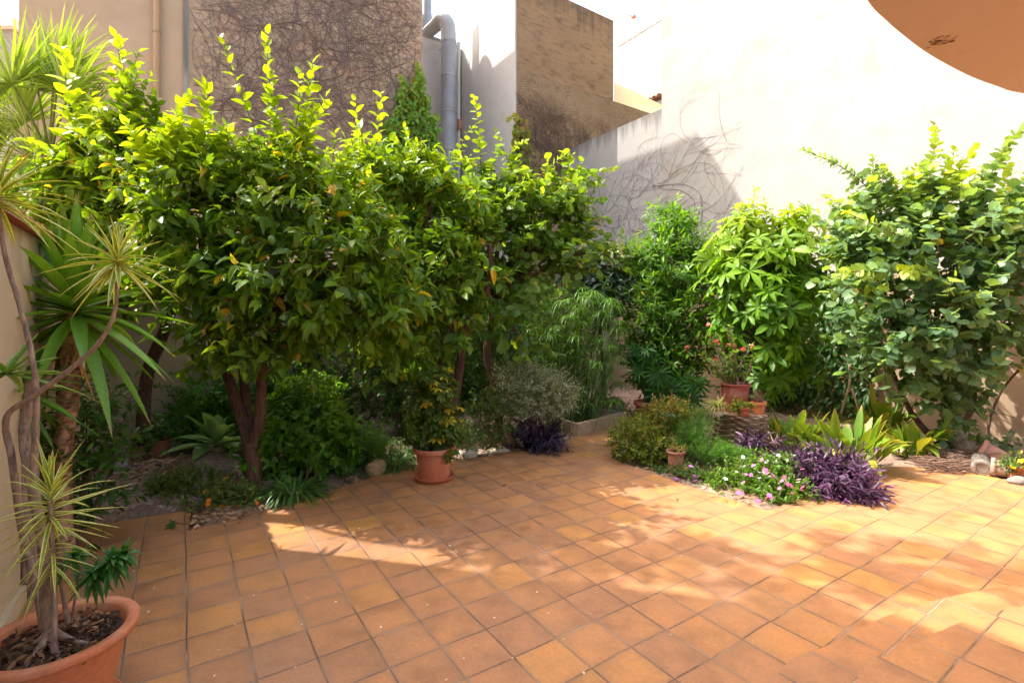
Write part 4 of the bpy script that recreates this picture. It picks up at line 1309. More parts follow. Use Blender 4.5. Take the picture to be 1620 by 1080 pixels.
# dark hedge mass behind and ivy on the rear wall
for (label, u, Y, bl, n, seed, T, size, pal) in [
        ('dark evergreen shrub in deep shade behind the middle of the left bed', 560, 6.9, [E(560, 560, 6.9, 70, 60, .4), E(530, 630, 6.6, 60, 50, .4), E(600, 620, 6.7, 60, 60, .4), E(585, 530, 7.0, 50, 40, .3)], 420, 51, OVALN, .07, DRK),
        ('dark myrtle shrub directly behind the potted umbrella plant', 640, 6.7, [E(650, 600, 6.7, 50, 60, .35), E(620, 560, 7.0, 50, 50, .35), E(690, 570, 6.9, 45, 55, .35)], 320, 52, OVALN, .06, DRK),
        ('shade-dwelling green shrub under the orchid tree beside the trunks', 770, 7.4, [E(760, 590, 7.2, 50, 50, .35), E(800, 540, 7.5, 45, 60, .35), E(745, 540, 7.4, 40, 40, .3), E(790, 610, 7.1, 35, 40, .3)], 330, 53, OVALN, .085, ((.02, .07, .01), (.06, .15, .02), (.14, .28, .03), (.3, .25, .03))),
        ('dark leafy bush behind the forked lemon trunks', 470, 6.3, [E(460, 560, 6.3, 50, 45, .35), E(500, 540, 6.6, 50, 40, .35), E(440, 600, 6.2, 45, 40, .35)], 230, 54, OVALN, .08, DRK)]:
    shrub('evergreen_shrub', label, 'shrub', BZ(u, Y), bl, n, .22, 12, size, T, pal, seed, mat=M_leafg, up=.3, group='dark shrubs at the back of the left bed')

# ivy climbing the tan building corner
g = np.random.default_rng(55)


def ivy(label, cat, org, pts_fn, n, size, pal, seed, stem_n=10, group=None, T=OVATE, nrm=-A, wf=1.6, name='ivy', old=.04):
    g = np.random.default_rng(seed)
    t = thing(name, label, cat, org, group)
    ml = MB(); mw = MB()
    pos = np.array([pts_fn(g) for _ in range(n)])
    d = norm(np.stack([g.normal(0, .6, n), g.normal(0, .3, n), -np.ones(n) * .8], 1) + nrm * .3)
    nr = nrm + g.normal(0, .35, (n, 3)) + UP * .3
    c = mixc(pal[0], pal[1], g.random(n)); hi = (pos[:, 2] - pos[:, 2].min()) / np.ptp(pos[:, 2])
    c = mixc(c, pal[2], np.clip(hi ** 3 * 1.1 * g.random(n), 0, 1)); c = mixc(c, pal[3], (g.random(n) < old) * .8)
    leaves(ml, T, pos, d, nr, size * g.uniform(.6, 1.25, n), c, wf)
    for k in range(stem_n):
        a_ = pos[g.integers(n)]; b_ = a_.copy(); b_[2] = org[2]; b_[:2] = b_[:2] * .5 + np.asarray(org[:2]) * .5 + (a_[:2] - np.asarray(org[:2])) * .2
        limb(mw, b_ - nrm * .03, a_ - nrm * .03, .008, .003, g, n=7, sides=4, bend=.03)
    mw.build('stems', M_twig, t); ml.build('foliage', M_leaf, t)
    return t


def ivy_pts(g):
    while True:
        v = g.uniform(98, 330) ** 1.0; u = g.uniform(606, 700)
        c1, w1 = 637, np.interp(v, [118, 150, 180], [2, 8, 14])
        c2, w2 = 663, np.interp(v, [98, 120, 150, 180], [2, 7, 13, 20])
        lo = np.interp(v, [175, 200, 330], [618, 610, 604]) + 5 * math.sin(v * .25)
        hi = np.interp(v, [175, 200, 330], [690, 695, 698]) + 4 * math.sin(v * .31 + 1)
        if v < 180:
            if (v > 118 and abs(u - c1 - 3 * math.sin(v * .2)) < w1) or abs(u - c2 - 3 * math.sin(v * .17)) < w2: break
        elif lo < u < hi: break
    Yk = on_front(min(u, 668), 0)[1] - g.uniform(.05, .32)
    p = P(u, v, Yk); return p


ivy('bright green creeper climbing the right corner of the tall tan building', 'climbing plant', on_front(650, 2.4, .1), ivy_pts, 5200, .085, ((.08, .20, .015), (.20, .40, .025), (.45, .50, .04), (.4, .3, .04)), 56)


def ivy2(g):
    p = TC + Bt * g.uniform(.02, .75) * (.5 + .5 * g.random()) - A * g.uniform(.06, .16); h = g.random() ** 1.5
    p = p + UP * (3.6 + 3.2 * h); p[:2] -= Bt[:2] * .2 * h; return p


ivy('thin tongue of yellowing creeper at the foot of the ochre tower front', 'climbing plant', TC + UP * 2.4 - A * .08, ivy2, 330, .13, ((.06, .14, .01), (.2, .3, .03), (.4, .35, .04), (.5, .3, .04)), 57)


def ivy3(g):
    s = g.uniform(.05, .62); p = Mx + (Nx - Mx) * s
    nn = np.array([.735, -.677, 0]); return p + nn * g.uniform(.03, .15) + UP * g.uniform(.2, 2.5) * (1 - .3 * g.random())


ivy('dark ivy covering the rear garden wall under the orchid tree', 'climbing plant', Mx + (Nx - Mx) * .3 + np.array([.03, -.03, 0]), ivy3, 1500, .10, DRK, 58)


def ivy4(g):
    s = g.uniform(1.2, 3.6)
    p = RW + A * s - B * g.uniform(.04, .28) + UP * g.uniform(.15, 2.35); return p


t_ = ivy('dark climber with small divided leaves on the right garden wall between the two big shrubs', 'climbing plant', RW + A * 2.3 - B * .1, ivy4, 4200, .11, ((.015, .06, .01), (.05, .14, .02), (.10, .24, .03), (.15, .2, .03)), 59, T=ELLIP, nrm=-B, wf=1.2)


def ivy5(g):
    s = g.uniform(3.4, 7.2)
    return W0 + B * s - A * g.uniform(.04, .3) + UP * g.uniform(.1, 2.4)


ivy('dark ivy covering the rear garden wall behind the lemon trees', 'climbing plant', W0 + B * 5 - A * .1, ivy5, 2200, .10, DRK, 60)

# bright palmate shrub right of centre
g = np.random.default_rng(61)
YP = 7.0
t = thing('umbrella_tree', 'tall lime-green shrub with finger-like leaves in front of the white wall', 'shrub', BZ(1215, 7.6))
mw = MB(); ml = MB()
bl = [E(1210, 435, YP, 66, 62, .45), E(1180, 370, YP + .2, 55, 50, .4), E(1250, 400, YP + .1, 60, 55, .4), E(1240, 480, YP - .3, 55, 45, .35), E(1165, 450, YP, 45, 40, .35), E(1280, 440, YP + .2, 30, 42, .3), E(1225, 530, YP - .2, 45, 45, .3), E(1130, 410, YP + .3, 25, 25, .25), E(1260, 560, YP + .3, 45, 50, .3), E(1250, 350, YP + .2, 30, 30, .25), E(1150, 500, YP + .2, 25, 40, .25), E(1225, 590, YP + .25, 36, 40, .25)]
n = 440
c_, d_, idx, rr = sample_blobs(bl, n, g, .45)
hi = np.clip((c_[:, 2] - 1.6) / 1.6, 0, 1)
cols = mixc(mixc(SCH[0], SCH[1], g.random(n)), SCH[2], np.clip(hi ** 2 * g.uniform(.1, 1.1, n), 0, 1))
palmate(ml, mw, c_, d_ * .9 + UP * .7 + np.array([0, -.3, 0]) + g.normal(0, .3, (n, 3)), g.uniform(.15, .27, n), 7, ELLIP, cols, g, spread=1.2, wf=.85, droop=.25)
fk = P(1215, 560, YP + .4)
tube(mw, [BZ(1215, 7.6), P(1214, 640, 7.5), fk], [.028, .025, .022], 8, (.07, .05, .035), smooth_n=4)
for k in range(n):
    if k % 3 == 0:
        limb(mw, fk + (c_[k] - fk) * .2 * g.random(), c_[k], .008, .004, g, n=5, sides=4, col=(.09, .11, .04))
# tall yellow shoots with many leaves
for pth, m_, yg in [([P(1190, 430, 7.2), P(1196, 370, 7.2), P(1192, 320, 7.2), P(1195, 300, 7.2)], 60, (.5, 1)), ([P(1205, 400, 7.2), P(1212, 350, 7.2), P(1210, 318, 7.2)], 44, (.5, 1)), ([P(1180, 400, 7.2), P(1172, 350, 7.2), P(1168, 325, 7.2)], 40, (.5, 1)), ([P(1245, 420, 7.2), P(1242, 370, 7.2), P(1250, 330, 7.2)], 26, (.2, .6)), ([P(1165, 430, 7.2), P(1150, 390, 7.2), P(1140, 372, 7.2)], 22, (.3, .9)),
                    ([P(1270, 420, 7.2), P(1265, 385, 7.2), P(1272, 375, 7.2)], 50, (.9, 1)), ([P(1255, 420, 7.1), P(1245, 395, 7.1), P(1240, 380, 7.1)], 40, (.9, 1)), ([P(1225, 400, 7.1), P(1222, 370, 7.1), P(1226, 352, 7.1)], 26, (.4, .9)), ([P(1210, 440, 7.3), P(1290, 380, 7.2), P(1295, 330, 7.2)], 24, (.2, .7))]:
    shoot(ml, mw, pth, m_, .17, ELLIP, SCH, g, r=.008, alpha=62, young=yg, col=(.14, .14, .06), droop=.05)
mw.build('stems', M_twig, t); ml.build('foliage', M_leafg, t)

# green bush in the left bed
shrub('hydrangea_bush', 'full mid-green bush with broad leaves right of the forked lemon trunk', 'shrub', base_at(500, 770),
      [E(490, 680, 5.3, 68, 55, .42), E(460, 720, 5.1, 50, 45, .3), E(530, 710, 5.2, 45, 45, .35), E(480, 630, 5.5, 50, 32, .35)], 400, .20, 9, .105, OVATE, ((.05, .15, .012), (.13, .31, .02), (.24, .44, .03), (.2, .3, .02)), 62, mat=M_leafg, up=.5, top_young=.3, droop=.35)
shrub('jasmine_bush', 'bright fine-leaved green bush behind the agave at the rear wall', 'shrub', BZ(330, 6.2),
      [E(330, 625, 6.1, 55, 38, .35), E(300, 665, 6.0, 40, 35, .3), E(370, 650, 6.1, 50, 45, .3), E(345, 680, 6.0, 40, 30, .3)], 420, .18, 14, .06, OVALN, ((.05, .19, .01), (.12, .35, .02), (.18, .4, .03), (.2, .3, .02)), 63, up=.3)


# fine ferny plants
def ferny(label, base, blobs, n, seed, col=FER, name='asparagus_fern', group='asparagus ferns', size=.018, cat='fern', arch=.5, L=.3):
    g = np.random.default_rng(seed)
    t = thing(name, label, cat, base, group)
    mw = MB(); ml = MB()
    c, d, idx, rr = sample_blobs(blobs, n, g, .2)
    # plumes arch from the base out to points in the crown; side sprigs carry fine leaflets
    for k in range(n):
        e = c[k]; s = np.asarray(base) + (e - base) * np.array([.5, .5, 0]) + np.array([0, 0, 0])
        s = s + (e - s) * .35
        m_ = s * .5 + e * .5 + UP * .06
        path, _ = spline(np.array([s, m_, e]), np.ones(3), 5)
        sticks(mw, path[:-1], path[1:], .002, .0015, (.10, .16, .04))
        kk = 14
        ti = g.uniform(.1, 1, kk) * (len(path) - 1); i0 = np.minimum(ti.astype(int), len(path) - 2)
        bp_ = path[i0] + (path[i0 + 1] - path[i0]) * (ti - i0)[:, None]
        sd = rnd_unit(g, kk) * .8 + norm(e - s) * .5 + UP * .15
        twig_leaves(ml, None, bp_, sd, g.uniform(.03, .07, kk), 7, size, NEEDLE, col, g, alpha=55, droop=.05, wf=2.2, young=.2 * g.random(kk))
    mw.build('stems', M_twig, t); ml.build('foliage', M_leaf, t)
    return t


ferny('bright feathery fern below the palm stump, behind the pink flowers', base_at(1140, 735), [E(1140, 715, 5.3, 46, 26, .26), E(1168, 722, 5.3, 30, 20, .2)], 330, 71)
ferny('feathery fern left of the palm stump, above the small hanging pot', base_at(1095, 722), [E(1100, 672, 5.7, 45, 32, .28), E(1090, 700, 5.5, 35, 28, .22)], 300, 72)
ferny('light green feathery fern at the edge of the left bed beside the leafy bush', base_at(590, 742), [E(585, 692, 5.5, 34, 22, .2), E(600, 712, 5.4, 26, 18, .18)], 150, 73)
ferny('small lacy fern against the left side of the palm stump', base_at(1075, 690), [E(1088, 648, 6.2, 30, 16, .2), E(1060, 655, 6.2, 22, 12, .2)], 120, 74, col=((.08, .17, .07), (.18, .30, .16), (.25, .4, .2), (.2, .3, .2)))

# island shrubs
shrub('boxwood_shrub', 'small yellow-green shrub at the left tip of the round bed', 'shrub', base_at(1000, 725),
      [E(998, 698, 5.75, 32, 30, .24), E(1018, 682, 5.9, 30, 20, .22), E(1030, 715, 5.6, 28, 22, .2)], 480, .13, 11, .048, TINY, ((.10, .18, .012), (.28, .36, .03), (.38, .42, .05), (.45, .25, .04)), 75, up=.5, old=.08)
shrub('twiggy_shrub', 'twiggy shrub with small reddish and yellow leaves in the round bed', 'shrub', base_at(1040, 715),
      [E(1050, 665, 5.95, 38, 26, .25), E(1042, 700, 5.8, 26, 22, .2), E(1068, 655, 6.0, 22, 22, .2)], 420, .14, 10, .046, OVALN, ((.11, .17, .012), (.25, .33, .03), (.5, .3, .05), (.45, .14, .04)), 76, up=.6, old=.16, top_young=.4)
# succulent rosette
g = np.random.default_rng(77)
p0 = P(1061, 661, 5.75)
mb = MB(); k = 16; an_ = np.arange(k) * 2.4
leaves(mb, OVATE, np.tile(p0, (k, 1)), np.stack([np.cos(an_), np.sin(an_) - .2, .5 + .05 * np.arange(k)], 1), np.tile(UP, (k, 1)), .07, (.22, .36, .33))
tube(mb, [base_at(1062, 700), p0], .012, 5, (.2, .18, .12))
tag(mb.build('echeveria', M_leafd, origin=base_at(1062, 700)), 'pale blue-green succulent rosette on a stalk in the round bed', 'succulent')


# ---------------------------------------------------------------- strap-leaved plants
def aspidistra(label, base, n, spread, h, seed, facing=0.0):
    g = np.random.default_rng(seed)
    ml = MB()
    a = g.uniform(0, 6.283, n); r = spread * np.sqrt(g.random(n)) * .55
    b = np.asarray(base) + np.stack([r * np.cos(a), r * np.sin(a) * .6, np.zeros(n)], 1)
    out = np.stack([np.cos(a) * g.uniform(.2, .95, n), np.sin(a) * g.uniform(.2, .7, n) - .1, np.ones(n) * g.uniform(.9, 2.0, n)], 1)
    L = h * 1.15 * g.uniform(.7, 1.25, n)
    c = mixc((.08, .17, .012), (.22, .34, .025), g.random(n))
    yl = (g.random(n) < .22); c[yl] = mixc((.32, .36, .03), (.55, .48, .08), g.random(yl.sum()))
    prof = lambda t: np.interp(t, [0, .25, .35, .55, .8, 1], [.12, .14, .55, 1, .7, .0])
    straps(ml, b, out, L, g.uniform(.085, .13, n), g.uniform(.1, .75, n), c, T=10, prof=prof, fold=.3, tipcol=(.45, .30, .10))
    return tag(ml.build('aspidistra', M_blade, origin=base), label, 'plant', 'broad-leaved clumps along the right wall')


aspidistra('clump of broad upright leaves immediately right of the palm stump', base_at(1250, 716), 60, .34, .55, 81)
aspidistra('large yellow-edged broad-leaved clump behind the purple plant', base_at(1340, 742), 90, .45, .62, 82)
aspidistra('dark broad-leaved clump in the shade behind the yellow-edged one', base_at(1395, 695), 60, .40, .6, 83)
aspidistra('broad-leaved clump below the round-leaved shrub, mottled yellow', base_at(1445, 722), 60, .34, .5, 84)
# round-leaved creeper at the shrub's foot
g = np.random.default_rng(85)
mb = MB(); n = 46
cp = np.array([P(u_, v_, 6.1) for u_, v_ in zip(g.uniform(1415, 1510, n), g.uniform(690, 735, n))])
leaves(mb, ROUND, cp, np.stack([g.normal(0, 1, n), g.normal(-.5, .6, n), g.normal(.1, .2, n)], 1), np.tile(UP, (n, 1)) + g.normal(0, .4, (n, 3)) + np.array([0, -.5, 0]), g.uniform(.08, .13, n), mixc((.04, .13, .05), (.12, .27, .12), g.random(n)))
sticks(mb, np.array([base_at(1460, 735)] * n), cp, .004, .002, (.1, .14, .05))
tag(mb.build('nasturtium', M_leaf, origin=base_at(1460, 735)), 'low round-leaved trailing plant at the edge of the paving under the big right shrub', 'plant')


def grassy(name, label, cat, base, n, L, W_, seed, colA, colB, droop=(.4, 1.1), rise=(.5, 1.3), spread=.08, group=None, mat=None, edge=None, bias=(0, 0), T=8):
    g = np.random.default_rng(seed)
    ml = MB(); a = g.uniform(0, 6.283, n)
    b = np.asarray(base) + np.stack([np.cos(a), np.sin(a), np.zeros(n)], 1) * spread * np.sqrt(g.random(n))[:, None]
    d = np.stack([np.cos(a) + bias[0], np.sin(a) + bias[1], g.uniform(*rise, n)], 1)
    straps(ml, b, d, L * g.uniform(.6, 1.2, n), W_, g.uniform(*droop, n), mixc(colA, colB, g.random(n)), T=T, edge=edge)
    return tag(ml.build(name, mat or M_blade, origin=base), label, cat, group)


grassy('lily_turf', 'tuft of arching dark grass spilling onto the tiles right of the lemon trunk', 'grass', base_at(465, 782), 170, .50, .020, 86, (.03, .10, .012), (.14, .28, .05), spread=.14)
grassy('lily_turf', 'small upright tuft of grass-like leaves just left of the potted umbrella plant', 'grass', base_at(628, 738), 80, .42, .018, 87, (.04, .13, .02), (.14, .3, .06), spread=.12)
grassy('lily_turf', 'thin grass tuft growing at the outer foot of the stone planter', 'grass', base_at(968, 684), 34, .24, .008, 88, (.04, .1, .02), (.10, .2, .04), rise=(.4, 1.4))
grassy('lily_turf', 'flattened grass tuft lying on the tiles in front of the stone planter', 'grass', base_at(935, 692), 30, .28, .007, 89, (.07, .10, .02), (.18, .2, .06), rise=(.1, .6))
grassy('cycad', 'arching feathery cycad leaves behind the big pot at the left wall', 'plant', base_at(135, 745), 90, .55, .012, 90, (.02, .09, .01), (.08, .2, .02), rise=(.3, 1.2), spread=.06)
grassy('lily_turf', 'green blades low between the leafy bush and the yellowish rock', 'grass', base_at(560, 752), 50, .34, .012, 91, (.03, .1, .012), (.1, .22, .03), spread=.1)

# agave on its mound
g = np.random.default_rng(92)
b0 = base_at(337, 745)
t = thing('agave', 'soft green agave rosette on a brown woody mound in the left bed', 'succulent', b0)
top = P(343, 705, b0[1])
mb = MB(); tube(mb, [b0 - UP * .06, b0 * .5 + top * .5, top], [.11, .075, .06], 10, (.2, .1, .05), smooth_n=4, rough=.15, rng=g)
ds = rnd_unit(g, 60); straps(mb, top - UP * np.linspace(.02, .28, 60)[:, None], ds * np.array([1, 1, .0]) + np.array([0, 0, -1.0]), .16, .03, .1, (.22, .13, .06), T=4); mb.build('trunk', M_barks, t)
mb = MB(); tgt = [(255, 722), (285, 648), (300, 660), (318, 640), (345, 645), (366, 648), (380, 665), (400, 690), (300, 700), (395, 720), (330, 655), (355, 665), (372, 700), (310, 735), (270, 690)]
k = len(tgt); dd = np.array([P(u_, v_, b0[1] + g.uniform(-.45, .25)) for u_, v_ in tgt]) - top
LL = np.linalg.norm(dd, axis=1)
prof = lambda t: np.interp(t, [0, .15, .5, .8, 1], [.5, .6, 1, .65, 0])
straps(mb, np.tile(top, (k, 1)), dd + UP * .12, LL * 1.1, .16, .22, mixc((.16, .32, .08), (.28, .45, .14), g.random(k)), T=10, prof=prof, fold=.4); mb.build('leaves', M_blade, t)
rocks('rock', 'pale rounded rock beside the agave', 'rock', base_at(317, 737), (.10, .08, .09), 93, (.5, .45, .38), group='rocks edging the left bed')
rocks('rock', 'yellowish square rock at the edge of the paving between the leafy bush and the pot', 'rock', base_at(592, 748), (.12, .09, .13), 94, (.42, .28, .14), .9, group='rocks edging the left bed')
rocks('rock', 'white lumpy rock on the paving edge just right of the potted umbrella plant', 'rock', base_at(742, 720), (.13, .08, .09), 95, (.75, .66, .52), group='rocks edging the left bed')
rocks('rock', 'flat pale stone half hidden under the pink-flowered bush', 'rock', base_at(788, 714), (.13, .07, .06), 96, (.5, .44, .3), group='rocks edging the left bed')
rocks('rock', 'reddish brown boulder left of the dark purple plant', 'rock', base_at(806, 706), (.11, .08, .13), 97, (.25, .12, .08), group='rocks edging the left bed')
rocks('rock', 'grey boulder on bare soil near the two shaded pots', 'rock', base_at(185, 752), (.17, .10, .10), 98, (.30, .25, .22), group='rocks edging the left bed')
rocks('rock', 'low brown rock beneath the orange-flowered ground cover', 'rock', base_at(352, 806), (.12, .05, .05), 99, (.28, .18, .12), group='rocks edging the left bed')
rocks('rock', 'small dark brown rock left of the yellowish square one', 'rock', base_at(560, 760), (.08, .05, .06), 100, (.2, .12, .07), group='rocks edging the left bed')
rocks('rock', 'large pale stone inside the planter beside the trailing plant', 'rock', base_at(965, 655) + UP * .05, (.2, .15, .17), 101, (.42, .36, .26), group='rocks edging the left bed')


# ground cover with orange flowers
def flowers(root, centers, colr, rng, size, k=5, name='flower', eye=(.8, .6, .1), facing=(-.1, -.6, .7)):
    m = MB(); an_ = np.arange(k) / k * 6.283
    leaves(m, PETAL, np.zeros((k, 3)), np.stack([np.cos(an_), np.sin(an_), np.full(k, .15)], 1), np.tile(UP, (k, 1)), size, colr)
    lathe(m, (0, 0, .002), [(.001, size * .12), (size * .12, size * .08), (size * .14, 0)], 8, eye)
    o = m.build(name, M_petal, None)
    copies(name, o, root, centers, [rng.uniform(.8, 1.25) for _ in centers], rng, .9)


g = np.random.default_rng(102)
t = shrub('ground_cover', 'low tangled ground cover with orange flowers beside the paving notch', 'plant', base_at(320, 790),
          [E(300, 785, 4.6, 50, 22, .25), E(350, 800, 4.35, 45, 20, .2), E(370, 790, 4.4, 30, 18, .2), E(270, 775, 4.7, 28, 16, .2), E(325, 765, 4.8, 35, 14, .2), E(290, 770, 4.7, 40, 18, .22)], 620, .13, 10, .05, OVALN, ((.06, .13, .015), (.18, .26, .05), (.28, .36, .08), (.35, .25, .05)), 102, up=.7, r=.006, old=.08)
flowers(t, [P(330, 791, 4.1), P(329, 797, 4.1), P(355, 757, 4.5), P(406, 795, 4.1), P(326, 778, 4.3), P(352, 800, 4.1)], (.75, .22, .02), g, .024, name='flower')
g = np.random.default_rng(103)
mb = MB(); pth = [G(300, 829, .03), G(285, 828, .05), G(270, 825, .05)]
tube(mb, pth, .005, 5, (.2, .12, .06)); twig_leaves(mb, None, np.array([G(272, 825, .05)] * 3), rnd_unit(g, 3), .05, 8, .045, OVALN, ((.03, .12, .02), (.08, .22, .03), (.1, .3, .05), (.1, .3, .05)), g)
tag(mb.build('trailing_sprig', M_leaf, origin=pth[0]), 'leafy sprig trailing over the tile left of the notch', 'sprig')

# rose-like shrub and green plants right of pot
g = np.random.default_rng(104)
t = shrub('rose_bush', 'small rose bush with tiny pink blooms between the potted umbrella plant and the silver bush', 'shrub', base_at(775, 708),
          [E(770, 655, 6.0, 40, 40, .3), E(795, 645, 6.1, 30, 30, .25), E(785, 685, 5.95, 25, 20, .2)], 230, .16, 9, .05, OVALN, ((.04, .10, .015), (.12, .2, .03), (.25, .3, .05), (.4, .2, .05)), 104, up=.5)
flowers(t, [P(754, 666, 5.65), P(773, 669, 5.65), P(777, 680, 5.65)], (.85, .35, .3), g, .022)
shrub('variegated_plant', 'low pale-variegated plant above the white rock, right of the round pot', 'plant', base_at(735, 722),
      [E(738, 697, 5.8, 26, 16, .2), E(725, 690, 5.7, 18, 12, .15)], 110, .12, 9, .05, OVALN, ((.10, .2, .05), (.25, .4, .12), (.5, .55, .3), (.4, .4, .2)), 105, up=.6, r=.005)
shrub('leafy_ground_cover', 'low leafy plants around the foot of the leafy bush next to the square rock', 'plant', base_at(600, 735),
      [E(600, 725, 5.6, 40, 16, .2), E(640, 715, 5.8, 30, 20, .2), E(565, 728, 5.5, 26, 16, .18)], 150, .14, 9, .05, OVALN, ((.03, .1, .02), (.09, .2, .04), (.15, .3, .06), (.2, .2, .05)), 106, up=.6, r=.005)


# purple plants
def purple(label, base, blobs, n, seed, c0=(.015, .008, .018), c1=(.05, .02, .052), c2=(.18, .07, .17)):
    g = np.random.default_rng(seed)
    t = thing('purple_heart', label, 'plant', base, 'dark purple trailing plants')
    mw = MB(); ml = MB()
    b, d, idx, rr = sample_blobs(blobs, n, g, .3)
    td = norm(d * np.array([1, 1, .5]) + np.array([0, -.2, .15]) + g.normal(0, .4, (n, 3)))
    y = np.clip(g.random(n) ** 3 + (b[:, 0] - blobs[0][0][0]) * .25, 0, 1)
    twig_leaves(ml, mw, b, td, g.uniform(.10, .2, n), 8, .11, LANCE, (c0, c1, c2, c2), g, alpha=48, droop=.2, young=y, old=0, wf=1.15, twig_r=.004, twig_col=(.14, .04, .11))
    mw.build('stems', M_purple, t); ml.build('foliage', M_purple, t)
    return t


tp = purple('large mass of deep purple trailing foliage spilling over the corner of the tiles', base_at(1310, 770), [E(1290, 752, 4.75, 44, 28, .28), E(1330, 768, 4.6, 42, 26, .26), E(1270, 735, 4.9, 20, 16, .18), E(1362, 778, 4.55, 18, 14, .15), E(1330, 735, 4.9, 35, 22, .25)], 430, 111)
purple('small sprigs of dusky purple foliage in front of the palm stump', base_at(1212, 722), [E(1205, 708, 5.4, 20, 16, .12)], 45, 113)
purple('very dark purple plant at the foot of the silver bush', base_at(845, 705), [E(842, 690, 6.2, 34, 17, .22), E(866, 695, 6.1, 18, 11, .15)], 170, 112, (.012, .008, .016), (.035, .018, .042), (.07, .04, .08))

# vinca with pink and white flowers
g = np.random.default_rng(114)
t = shrub('periwinkle', 'bright green periwinkle with pink and white flowers at the bed corner', 'flowering plant', base_at(1200, 790),
          [E(1190, 762, 4.8, 50, 30, .26), E(1222, 785, 4.55, 42, 20, .22), E(1232, 745, 4.85, 34, 24, .2), E(1150, 775, 4.85, 36, 20, .2), E(1250, 775, 4.6, 26, 22, .2)], 760, .12, 10, .045, OVALN, ((.06, .16, .012), (.16, .34, .025), (.3, .45, .04), (.35, .3, .05)), 114, up=.8, r=.005, old=.03)
W_ = [(1175, 738), (1212, 725), (1218, 742), (1232, 720), (1256, 720), (1148, 757), (1165, 746), (1217, 769), (1178, 737), (1208, 747), (1230, 743), (1262, 762)]
Pk = [(1192, 736), (1214, 748), (1237, 760), (1252, 768), (1233, 772), (1254, 780), (1180, 750), (1224, 752), (1270, 770), (1213, 787), (1221, 788), (1205, 727), (1245, 765), (1228, 757), (1268, 775)]
W_ += [(g.uniform(1160, 1255), g.uniform(722, 770)) for _ in range(7)]
Pk += [(g.uniform(1165, 1270), g.uniform(735, 792)) for _ in range(12)]
flowers(t, [P(u_, v_, 4.50 - .003 * (v_ - 750) + .1 * (v_ < 745) * 2) for u_, v_ in W_], (.85, .85, .82), g, .019)
flowers(t, [P(u_, v_, 4.40 - .003 * (v_ - 750)) for u_, v_ in Pk], (.80, .22, .50), g, .020)
t = shrub('pansy', 'small pansies with mauve flowers on the bed edge below the pinkish pot', 'flowering plant', base_at(1095, 760),
          [E(1092, 750, 5.1, 24, 11, .12), E(1120, 762, 5.0, 28, 12, .14), E(1060, 748, 5.3, 24, 10, .12)], 300, .09, 8, .04, OVALN, ((.04, .12, .02), (.12, .25, .05), (.2, .3, .1), (.5, .3, .1)), 115, up=.7, r=.004, old=.1)
flowers(t, [P(1100, 753, 4.92), P(1099, 760, 4.9), P(1093, 737, 5.05), P(1070, 757, 5.0)], (.55, .2, .6), g, .028)
# dead straw-like stems at its front
grassy('dry_grass', 'dry straw-brown stems along the front edge under the pink flowers', 'dead plant', base_at(1168, 785), 90, .16, .006, 116, (.28, .15, .07), (.5, .3, .15), spread=.22, rise=(.4, 1.4), mat=M_litter)


# ---------------------------------------------------------------- pots
TERR = (.52, .175, .085)


def pot(root, c, r_top, h, r_bot=None, col=TERR, rim=.14, rimw=.08, saucer=False, soil=True, sx=1.0, rot=None, name='pot', soil_drop=.12, fluted=False):
    r_bot = r_bot or r_top * .72
    rh = h * rim
    prof = [(.001, .012), (r_bot - .01, .012), (r_bot, 0), (r_bot * 1.01, .01), (r_top * .93, h - rh - .006), (r_top * .93, h - rh), (r_top * (1 + rimw * .9), h - rh + .004), (r_top * (1 + rimw), h - rh * .6), (r_top * (1 + rimw), h - .006), (r_top * (1 + rimw * .8), h), (r_top * .95, h - .001),
            (r_top * .90, h - .012), (r_top * .86, h - h * soil_drop - .02), (r_bot * .9, .03)]
    mb = MB(); lathe(mb, c, prof, 48, col, sx=sx, tilt=rot)
    p = mb.build(name, M_terra, root)
    if soil:
        g = np.random.default_rng(int(abs(c[0]) * 1000))
        mb = MB(); z = h - h * soil_drop; rs = r_top * .885
        lathe(mb, c, [(.001, z), (rs * .4, z + .006), (rs * .8, z), (rs, z - .004)], 30, (.07, .045, .03), sx=sx, tilt=rot); mb.build('soil', M_dirt, root)
    if saucer:
        mb = MB(); r2 = r_bot * 1.34
        lathe(mb, np.asarray(c) - UP * .012, [(.001, 0), (r2 * .9, 0), (r2, .035), (r2 * 1.02, .04), (r2 * .99, .042), (r2 * .88, .012), (.001, .011)], 40, np.array(col) * 1.05, sx=sx); mb.build('saucer', M_terra, root)
    return p


# big bowl pot at the left with the dracaena
c = np.array([-1.80, 1.98, 0.0])
zrim = H - (1003 - 506) / F * 1.98
g = np.random.default_rng(121)
t = thing('potted_dracaena', 'big terracotta bowl at the lower left with tall bare-stemmed variegated dracaenas', 'potted plant', c)
pot(t, c + UP * .014, .235, zrim, .15, (.55, .19, .085), rim=.10, rimw=.10, saucer=True, soil_drop=.14)
zs = zrim - zrim * .14 + .012
